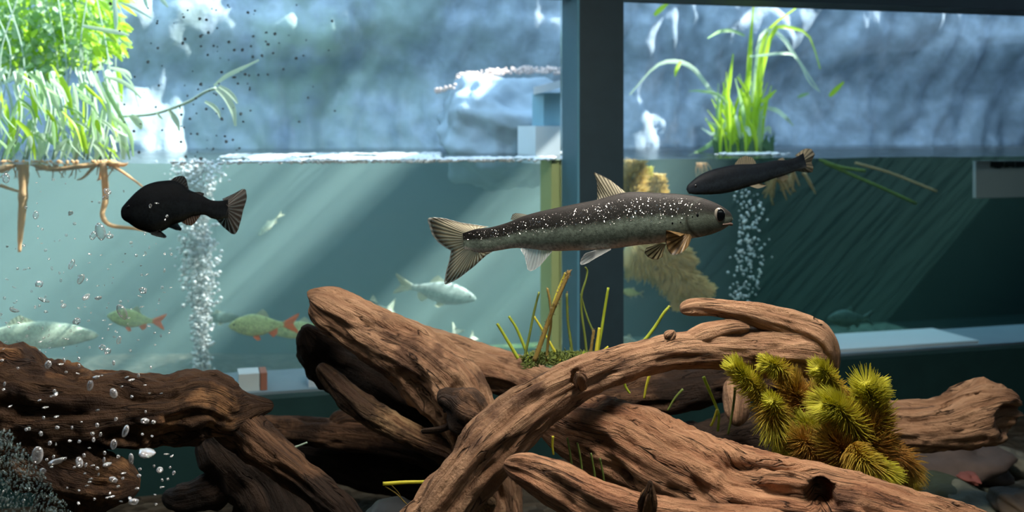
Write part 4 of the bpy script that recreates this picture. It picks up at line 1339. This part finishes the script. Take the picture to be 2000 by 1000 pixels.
rt = thing('drooping_plant', 'pale drooping strap-leaved plant hanging to the waterline at left', 'plant', PQ(190, 310, 0.14))
bs = [MB(), MB(), MB()]
for k in range(190):
    x = rnd.uniform(-20, 235)
    y = rnd.uniform(125, 285)
    l = rnd.uniform(20, 80)
    if y + l > 312:
        l = max(20, 312 - y)
    dx = rnd.uniform(-25, 50)
    i = rnd.choice((0, 0, 1, 2, 2, 2))
    leaf_px(bs[i], [(x, y), (x + dx * rnd.uniform(0.1, 0.8), y + l * 0.4), (x + dx, y + l)], rnd.uniform(0.06, 0.19), rnd.uniform(4, 12), rnd.uniform(-1.1, 1.1), tip=0.35)
for pts, wd, i in (([(205, 150), (235, 158), (256, 172), (276, 192)], 9, 2), ([(180, 215), (188, 250), (192, 285), (186, 312)], 16, 2), ([(200, 160), (215, 190), (235, 225), (250, 250)], 9, 0), ([(232, 250), (240, 275), (241, 312)], 15, 2),
                   ([(185, 140), (195, 175), (212, 210), (216, 250)], 12, 2), ([(60, 160), (66, 190), (72, 230)], 13, 1), ([(90, 160), (105, 190), (118, 230)], 10, 2), ([(118, 150), (130, 180), (142, 225)], 14, 1), ([(80, 260), (82, 290), (76, 312)], 16, 2),
                   ([(150, 230), (160, 265), (170, 300)], 14, 1), ([(255, 225), (270, 240), (276, 252)], 16, 2), ([(180, 45), (205, 60), (222, 75), (228, 84)], 10, 1), ([(160, 50), (200, 58), (235, 64), (252, 70)], 9, 2),
                   ([(222, -10), (226, 30), (226, 64)], 10, 2), ([(235, 5), (265, 18), (296, 36)], 6, 2), ([(280, -10), (288, 16)], 8, 2), ([(310, -8), (328, 14)], 8, 2)):
    leaf_px(bs[i], [(x, y, 0) for x, y in pts], 0.10, wd, rnd.uniform(-0.2, 0.2), tip=0.45)
for i, mm in enumerate(('leaf_green', 'leaf_bright', 'leaf_pale')):
    bs[i].build('leaves', M[mm], rt)
b = MB()
for k in range(16):
    x = rnd.uniform(0, 230)
    Yr = Yq(x, rnd.uniform(0.1, 0.2))
    b.pipe(bez([P(x, 312, Yr), P(x + 20, 220, Yr), P(x + rnd.uniform(-10, 30), 140, Yr)], 10), 0.0016, 5)
b.build('stems', M['stem_pale'], rt)
b = MB()
Yr = Yq(120, 0.10)
roots = [([(60, 318), (100, 330), (150, 326), (200, 318), (230, 330), (262, 352), (285, 370)], 0.0030), ([(200, 318), (204, 345), (206, 390), (200, 420), (216, 440), (260, 446), (290, 452)], 0.0040), ([(0, 332), (20, 325), (45, 320)], 0.004),
         ([(44, 316), (46, 345), (44, 400), (40, 455), (38, 492)], 0.0062), ([(0, 362), (30, 372), (55, 378)], 0.002), ([(190, 318), (165, 345), (150, 352)], 0.002), ([(210, 316), (180, 324), (70, 332)], 0.003), ([(200, 316), (196, 345), (190, 352)], 0.0026),
         ([(215, 318), (240, 322), (250, 318)], 0.003)]
for pts, r in roots:
    c = bez([P(x, y, Yr + rnd.uniform(-0.004, 0.004)) for x, y in pts], 26)
    b.pipe(c, [r * (1 - 0.75 * (i / 25) ** 1.4) * (1 + 0.2 * nz(i * .6, r * 999, 3)) for i in range(26)], 8)
for k in range(40):
    x = rnd.uniform(0, 225)
    b.pipe(bez([P(x, 314, Yr), P(x + rnd.uniform(-15, 15), 322, Yr), P(x + rnd.uniform(-25, 25), rnd.uniform(325, 350), Yr)], 8), [0.0014 * (1 - 0.1 * i) for i in range(8)], 5)
b.build('roots', M['root'], rt, label='orange roots hanging in the water')

rt = thing('trailing_stem', 'pale trailing plant stem reaching right above the waterline, with strap leaves at its tip', 'plant', PQ(290, 226, 0.09))
b = MB()
Yr = Yq(350, 0.09)
b.pipe(bez([P(x, y, Yr) for x, y in ((215, 228), (280, 225), (310, 220), (340, 210), (372, 197), (400, 180), (422, 172))], 24), 0.0016, 6)
b.build('stem', M['stem_pale'], rt)
b = MB()
for pts, wd in (([(418, 168), (440, 150), (470, 135), (506, 117)], 9), ([(422, 172), (442, 190), (455, 215), (460, 246)], 13), ([(428, 168), (445, 178), (458, 192), (464, 202)], 9), ([(400, 198), (415, 206), (426, 218), (430, 230)], 8),
                ([(330, 215), (338, 226), (346, 240), (350, 256)], 11), ([(306, 219), (312, 228), (318, 233)], 5), ([(342, 212), (350, 206), (352, 214)], 5)):
    leaf_px(b, pts, 0.09, wd, 0.2, tip=0.4)
b.build('leaves', M['leaf_pale'], rt)

# yellow mossy plants right of the post, under water
sprig('yellow mossy plant under the water surface just right of the post', [(1222, 400, 0), (1232, 375, 0), (1236, 350, 0), (1240, 322, 0)], Yq(1240, 0.13), 34, M['moss'], 30, 14, 0, 'yellow mossy plants', 'mossy_plant', 0.3, nr=0.0013)
sprig('short yellow mossy shoot in the middle of the group by the post', [(1258, 410, 0), (1260, 385, 0), (1262, 360, 0), (1262, 332, 0)], Yq(1240, 0.14), 22, M['moss_tip'], 22, 12, 0, 'yellow mossy plants', 'mossy_plant', 0.3, nr=0.0013)
sprig('rightmost short yellow mossy shoot above the trout back', [(1282, 415, 0), (1284, 390, 0), (1286, 370, 0), (1288, 346, 0)], Yq(1240, 0.13), 20, M['moss'], 22, 12, 0, 'yellow mossy plants', 'mossy_plant', 0.3, nr=0.0013)
for k, (lab, pts, R) in enumerate((('yellow mossy mass hanging below the trout belly, its upper lump', [(1226, 470, 0), (1256, 490, 0), (1290, 512, 0), (1318, 540, 0)], 40),
                                   ('yellow mossy mass hanging below the trout belly, its lower right tail', [(1290, 505, 0), (1325, 530, 0), (1350, 555, 0), (1384, 575, 0)], 34),
                                   ('yellow mossy strand hanging down toward the hooked branch', [(1300, 500, 0), (1318, 545, 0), (1326, 575, 0), (1326, 602, 0)], 22),
                                   ('yellow mossy strand behind the trout pectoral fin', [(1260, 470, 0), (1290, 480, 0), (1320, 495, 0), (1346, 520, 0)], 34))):
    sprig(lab, pts, Yq(1300, 0.15), R, M['moss'], 34, 15, 0.5, 'yellow mossy plants', 'mossy_plant', 0.2, nr=0.0014)
b = MB()
for k in range(14):
    x0 = rnd.gauss(1372, 5)
    Yr = Yq(1380, 0.2) + rnd.uniform(-0.01, 0.01)
    b.pipe(bez([P(x0, 318, Yr), P(x0 + rnd.uniform(-8, 12), 332, Yr), P(x0 + rnd.uniform(-12, 30), rnd.uniform(340, 372), Yr)], 8), [0.0009 - 0.0001 * i for i in range(8)], 5)
tag(b.build('root_tuft', M['root']), 'small pale brown root tuft behind the slate trout head', 'roots')

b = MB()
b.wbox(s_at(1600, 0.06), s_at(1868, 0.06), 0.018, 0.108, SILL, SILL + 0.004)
tag(b.build('sun_patch', plain('painted_sun_patch', (0.80, 0.86, 0.88), 0.4, 0.5, 0.08, 20), smooth_=False), 'painted sun patch on the ledge behind the right glass', 'strip')  # sunlit patch of the ledge, put into a pale strip's colour

# algae-covered jamb, overflow box, boulder, blocks, panel, algae rocks
b = MB(); b.wbox(s_at(1066, 0.04), s_at(1099, 0.02), 0.02, 0.06, 0.50, WL + 0.0)
o = b.build('trim_6', grad_mat('algae_jamb', [(0.0, (0.60, 0.68, 0.30)), (0.5, (0.66, 0.74, 0.38)), (1.0, (0.68, 0.74, 0.42))], 0.0, 0.7), smooth_=False)
o['kind'] = 'structure'
white = plain('white_plastic', (0.72, 0.80, 0.84), 0.35, 0.5, 0.06, 20)
rt = thing('overflow_box', 'white plastic box at the waterline beside the post', 'box', PQ(1080, 312, 0.2))
b = MB(); b.wbox(s_at(1046, 0.2), s_at(1140, 0.2), 0.2, 0.28, WL - 0.01, P(0, 246, Yq(1046, 0.2)).z)
b.build('body', white, rt, smooth_=False)
b = MB(); b.box([PQ(1042, 185, 0.2), PQ(1140, 160, 0.2), PQ(1140, 160, 0.28), PQ(1042, 185, 0.28), PQ(1042, 170, 0.2), PQ(1140, 145, 0.2), PQ(1140, 145, 0.28), PQ(1042, 170, 0.28)])
b.build('lid', white, rt, smooth_=False)
b = MB(); b.wbox(s_at(1062, 0.22), s_at(1150, 0.22), 0.22, 0.27, P(0, 246, Yq(1046, 0.2)).z, P(0, 180, Yq(1046, 0.2)).z)
b.build('panel', plain('blue_panel', (0.20, 0.38, 0.46), 0.4, 0.5, 0.1, 20), rt, smooth_=False)

b = MB()
Yb = Yq(1000, 0.46)
b.blob(P(1000, 258, Yb), 150 / F * Yb, 0.13, 112 / F * Yb, 90, 60, 0.22, 2)
bc = P(1000, 258, Yb)
for i, v in enumerate(b.v):
    v = Vector(v)
    k_ = 1 + 0.10 * nz(v.x * 22, v.y * 22, v.z * 22) + 0.07 * nz(v.x * 55, v.y * 55, v.z * 55 + 4) + 0.03 * nz(v.x * 140, v.y * 140, v.z * 140)
    b.v[i] = tuple(bc + (v - bc) * k_)
b.g = [(0, 0, 0)] * len(b.v)
tag(b.build('boulder', M['boulder']), 'rounded grey boulder at the waterline left of the post, sunlit on top', 'rock')
b = MB()
for k in range(260):
    x = rnd.uniform(890, 1140)
    y = 150 - 14 * math.sin((x - 890) / 250 * 3.14 * 0.8) + rnd.uniform(-5, 7)
    Yp = Yb + rnd.uniform(-0.02, 0.05)
    b.blob(P(x, y, Yp), rnd.uniform(2, 5) / F * Yp, 0.003, rnd.uniform(2, 4) / F * Yp, 7, 5, 0.2, k)
for k in range(40):
    x = rnd.uniform(850, 890)
    y = 178 - (x - 850) * 0.25 + rnd.uniform(-4, 4)
    b.blob(P(x, y, Yb - 0.05), rnd.uniform(2, 4) / F * Yb, 0.003, rnd.uniform(2, 3) / F * Yb, 7, 5, 0.2, k)
tag(b.build('shingle', plain('pale_pink_shingle', (0.72, 0.58, 0.52), 0.5, 0.4, 0.3, 200)), 'band of pale pinkish shingle along the top of the boulder', 'gravel', kind='stuff')

for lab, x0, x1, y0, y1, q, col in (('white block on the ledge between left log and stump', 603, 652, 730, 763, 0.02, (0.6, 0.68, 0.78)), ('white block on the ledge behind the left log', 466, 507, 738, 772, 0.02, (0.66, 0.72, 0.74)),
                                    ('reddish brick end standing beside the white block behind the left log', 509, 522, 738, 772, 0.02, (0.40, 0.16, 0.11))):
    Yk = Yq(x0, q)
    b = MB()
    b.wbox(s_at(x0, q), s_at(x1, q), q, q + 0.03, SILL, SILL + (y1 - y0) / F * Yk)
    tag(b.build('brick' if 'brick' in lab else 'block', plain('block_tint', col, 0.6, 0.3, 0.1, 60), smooth_=False), lab, 'block')

rt = thing('notice', 'dull grey notice panel with a row of dark blurred print at the right edge', 'sign', PQ(1960, 385, 0.05))
Yn = Yq(1950, 0.05)
b = MB(); b.wbox(s_at(1906, 0.05), s_at(2060, 0.05), 0.05, 0.056, P(0, 386, Yn).z, P(0, 314, Yn).z)
b.build('board', plain('grey_board', (0.36, 0.42, 0.42), 0.6, 0.3, 0.1, 20), rt, smooth_=False)
b = MB()
x = 1936
while x < 2050:
    wd = rnd.uniform(3, 7)
    b.wbox(s_at(x, 0.048), s_at(x + wd, 0.048), 0.048, 0.0505, P(0, 326 + rnd.uniform(0, 3), Yn).z, P(0, 315, Yn).z)
    x += wd + rnd.uniform(0.5, 3)
b.build('print', plain('dark_print', (0.02, 0.03, 0.03), 0.8, 0.1, 0.1, 20), rt, smooth_=False)

for k, (x, y, r, q) in enumerate(((430, 735, 42, 0.30), (500, 742, 40, 0.26), (575, 716, 46, 0.34), (640, 722, 44, 0.30), (390, 728, 30, 0.36), (700, 740, 40, 0.4))):
    b = MB()
    Yk = Yq(x, q)
    z = BFL - CZ
    b.blob(Vector(((x - 1000) / F * Yk, Yk, BFL + 0.012)), r / F * Yk, 0.05, r * 0.62 / F * Yk, 26, 16, 0.4, k)
    tag(b.build('algae_rock', plain('green_algae', ((0.24, 0.34, 0.08), (0.30, 0.34, 0.10), (0.05, 0.20, 0.06), (0.04, 0.20, 0.06), (0.22, 0.32, 0.08), (0.05, 0.18, 0.06))[k], 0.8, 0.2, 0.4, 40, 0.6)),
        ('yellow-green algae rock behind the crest of the left log', 'yellow-green algae rock left of the white ledge block', 'dark green algae rock below the orange-tailed fish', 'dark green algae rock at the left foot of the stump',
         'yellow-green algae rock at the foot of the bubble column', 'dark green algae rock hidden behind the stump')[k], 'rock', 'algae rocks on the far tank floor')

# ------------------------------------------------------------------ bubbles
b = MB()
Yc = Yq(385, 0.20)
for k in range(2600):
    y = rnd.uniform(312, 735)
    u = (y - 312) / 420
    hw = 46 * max(0, 1 - u) ** 1.3 + 20 + 6 * math.sin(y / 38)
    x = 388 - 6 * math.sin(u * 4 + 1) + rnd.gauss(0, 0.38) * hw
    r = rnd.uniform(2.0, 5.0)
    b.blob(P(x, y, Yc + rnd.gauss(0, 0.012)), r / F * Yc, r / F * Yc, r * rnd.uniform(0.7, 1.0) / F * Yc, 8, 6)
tag(b.build('bubble_column', M['froth']), 'white column of fine bubbles rising behind the black fish', 'bubbles', kind='stuff')
b = MB()
Yc = Yq(1455, 0.14)
for k in range(260):
    y = rnd.uniform(330, 600)
    x = 1455 + rnd.gauss(0, 14) + 8 * math.sin(y / 60)
    r = rnd.uniform(1.2, 3.2)
    b.blob(P(x, y, Yc + rnd.gauss(0, 0.02)), r / F * Yc, r / F * Yc, r / F * Yc, 8, 6)
tag(b.build('bubble_column', M['froth']), 'faint thin column of bubbles below the slate trout', 'bubbles', kind='stuff')
b = MB()
for k in range(420):
    x = rnd.choice((rnd.uniform(335, 1098), rnd.uniform(560, 1000)))
    Yk = Yq(x, 0.013)
    r = rnd.uniform(1.0, 2.6)
    b.blob(W(s_at(x, 0.011), 0.011, WL + rnd.uniform(-0.001, 0.0018)), r * 1.8 / F * Yk, 0.0012, r / F * Yk, 8, 6)
tag(b.build('foam_reflection_line', M['froth']), 'line of bubbles and painted sky reflection along the waterline against the left glass', 'foam_and_reflection', kind='stuff')  # bubbles, also painting the bright sky reflection along the meniscus

b = MB()
for k in range(2600):
    x = 430 + 660 * rnd.random() ** 0.8
    q = 0.014 + 0.34 * rnd.random() ** 1.3
    if nz(x * 0.012, q * 12, 2) + 0.25 < 0.0 or (x > 860 and q > 0.12):
        continue
    Yk = Yq(x, q)
    rr = rnd.uniform(2.0, 4.6) / F * Yk
    b.blob(W(s_at(x, q), q, WL + 0.001), rr * 1.8, rr * 1.8, rr * 0.55, 7, 4, 0.2, k)
tag(b.build('reflection_patch', M['froth']), 'painted white reflection on the water just behind the left glass', 'foam_and_reflection', kind='stuff')  # white blobs painting the bright reflection on the water surface

b = MB()
for k in range(150):
    x, q = 1462 + rnd.gauss(0, 24), 0.20 + rnd.uniform(-0.05, 0.05)
    rr = rnd.uniform(2.0, 4.0) / F * Yq(x, q)
    b.blob(W(s_at(x, q), q, WL + 0.001), rr * 1.8, rr * 1.8, rr * 0.55, 7, 4, 0.2, k)
tag(b.build('reflection_patch', M['froth']), 'small painted white reflection at the foot of the grass clump above the slate trout', 'foam_and_reflection', kind='stuff')  # white blobs added for the reflection above the trout

# single bubbles in the front tank: a few meshes, copied
protos = []
for k in range(6):
    b = MB()
    r = 0.001
    b.blob((0, 0, 0), r * (1.0, 0.7, 1.5, 0.9, 1.4, 0.55)[k], r * 0.8, r * (0.6, 1.0, 0.45, 0.8, 0.4, 1.2)[k], 14, 9, (0.2, 0.15, 0.35, 0.5, 0.3, 0.1)[k], k + 3)
    me = b.build('air_bubble', M['bubble'], origin=(0, 0, 0))
    protos.append(me)
n_b = 0


def bubble(x, y, Y, r, label, group, bright=False, rot=0.0):
    global n_b
    src = protos[rnd.randrange(6)]
    if n_b < 6:
        o = src = protos[n_b]
    else:
        o = src.copy()
        COL.objects.link(o)
    n_b += 1
    o.location = P(x, y, Y)
    k = r / F * Y / 0.001
    o.scale = (k, k, k)
    o.rotation_euler = (rnd.uniform(-0.3, 0.3), rot + rnd.uniform(-0.5, 0.5), rnd.uniform(0, 3))
    if bright:
        o.material_slots[0].link = 'OBJECT'
        o.material_slots[0].material = M['bubble_bright']
    return tag(o, label, 'bubble', group)


small = 'tiny clear air bubble drifting in the open water left of the bubble column'
onlog = 'one of the small bright air bubbles hanging in front of the dark left log'
for k in range(150):
    x, y = rnd.uniform(0, 335), rnd.uniform(330, 690) ** 1.0
    y = 330 + 360 * rnd.random() ** 0.6
    bubble(x, y, rnd.uniform(0.58, 0.68), rnd.uniform(1.6, 3.6), small, 'tiny drifting air bubbles')
for k in range(100):
    x, y = rnd.uniform(-5, 340), rnd.uniform(700, 985)
    if x < 60 + (y - 850) * 0.6 and y > 850:
        x += 150
    bubble(x, y, rnd.uniform(0.54, 0.575), rnd.uniform(2.2, 4.6), onlog, 'bright bubbles before the left log', True)
for x, y, r, lab in ((196, 452, 15, 'large irregular clear bubble below the mouth of the black fish'), (182, 460, 9, 'left lobe beside the large irregular bubble under the black fish'), (214, 461, 9, 'right lobe beside the large irregular bubble under the black fish'),
                     (210, 374, 9, 'flat clear bubble between the root and the black fish'), (206, 386, 7, 'smaller flat bubble just below the one beside the root'), (238, 609, 14, 'wide flat clear bubble in front of the orange-finned left fish'),
                     (140, 516, 9, 'clear bubble with a dark rim in the middle of the left water'), (158, 545, 9, 'tall clear bubble below and right of the dark-rimmed one'), (76, 554, 8, 'clear oval bubble at left, above the pale green fish'),
                     (168, 580, 8, 'clear bubble above the left orange-finned fish, left of a twin'), (192, 582, 8, 'clear bubble above the left orange-finned fish, right of a twin'), (28, 606, 9, 'clear bubble just above the back of the pale green fish'),
                     (86, 586, 8, 'reddish-tinted bubble above the middle of the pale green fish'), (280, 567, 8, 'lone clear bubble left of the bubble column'), (138, 416, 6, 'clear bubble right of the tapering root'), (70, 420, 7, 'clear bubble beside the tapering root'),
                     (124, 597, 7, 'clear bubble above the head of the pale green fish'), (150, 627, 8, 'clear bubble on the head of the pale green fish'), (200, 678, 7, 'left of two clear bubbles below the pale fish nose'), (210, 685, 7, 'right of two clear bubbles below the pale fish nose'),
                     (232, 664, 7, 'clear bubble right of the pale fish nose'), (12, 348, 10, 'flat clear bubble near the waterline at the left edge')):
    bubble(x, y, 0.62, r, lab, 'larger clear bubbles')
for x, y, r, lab in ((287, 885, 19, 'largest bright bubble, under the middle of the left log'), (73, 889, 14, 'bright oval bubble, leftmost under the left log'), (111, 901, 13, 'bright bubble second from the left under the log'), (155, 903, 9, 'bright bubble in the middle of the row under the log'),
                     (176, 753, 9, 'bright bubble on the upper part of the left log'), (188, 737, 8, 'bright bubble near the top edge of the left log'), (222, 768, 10, 'ragged bright bubble on the tan stripe of the left log'), (245, 842, 10, 'pale round bubble in the dark hollow of the left log'),
                     (283, 822, 9, 'elongated bright bubble at the right of the log hollow'), (210, 907, 9, 'greyish oval bubble right in the lower row'), (222, 868, 8, 'bright bubble just above the lower row'), (256, 895, 8, 'bright bubble left of the largest one'),
                     (312, 918, 8, 'bright bubble hanging right of the broken lump'), (261, 980, 10, 'pale bubble at the bottom beside the broken lump'), (84, 920, 7, 'bright bubble below the leftmost oval one'), (221, 937, 9, 'bright square bubble on the broken lump'), (94, 712, 8, 'bright bubble at the upper left of the log')):
    bubble(x, y, 0.55, r, lab, 'larger bright bubbles', True)
b = MB()
for k in range(900):
    y = 1005 - 165 * rnd.random() ** 1.3
    x = rnd.uniform(-10, 20 + (y - 840) * 0.75)
    Yk = rnd.uniform(0.52, 0.58)
    r = rnd.uniform(0.7, 2.0)
    b.blob(P(x, y, Yk), r / F * Yk, r / F * Yk, r * rnd.uniform(1.0, 2.2) / F * Yk, 7, 5, 0.3, k, rnd.uniform(-0.5, 0.1))
tag(b.build('bubble_cloud', M['bubble_teal']), 'dense rising cloud of small bubbles in the bottom left corner', 'bubbles', kind='stuff')

# dark algae specks on the left glass
b = MB()
for k in range(130):
    x, y = rnd.gauss(430, 95), rnd.uniform(0, 312)
    r = rnd.uniform(1.2, 3.4)
    sx = s_at(x, 0.0)
    Yk = Yq(x, 0)
    p = P(x, y, Yk)
    b.blob(W(sx, -0.0004, p.z), r / F * Yk, 0.0006, r * rnd.uniform(0.7, 1.1) / F * Yk, 8, 5, 0.4, k)
o = b.build('algae_specks', plain('dark_specks', (0.15, 0.21, 0.24), 0.8, 0.1, 0.2, 60))
o['kind'] = 'stuff'
win = bpy.data.objects['window_1']
o.parent = win
o.location = o.location - win.location
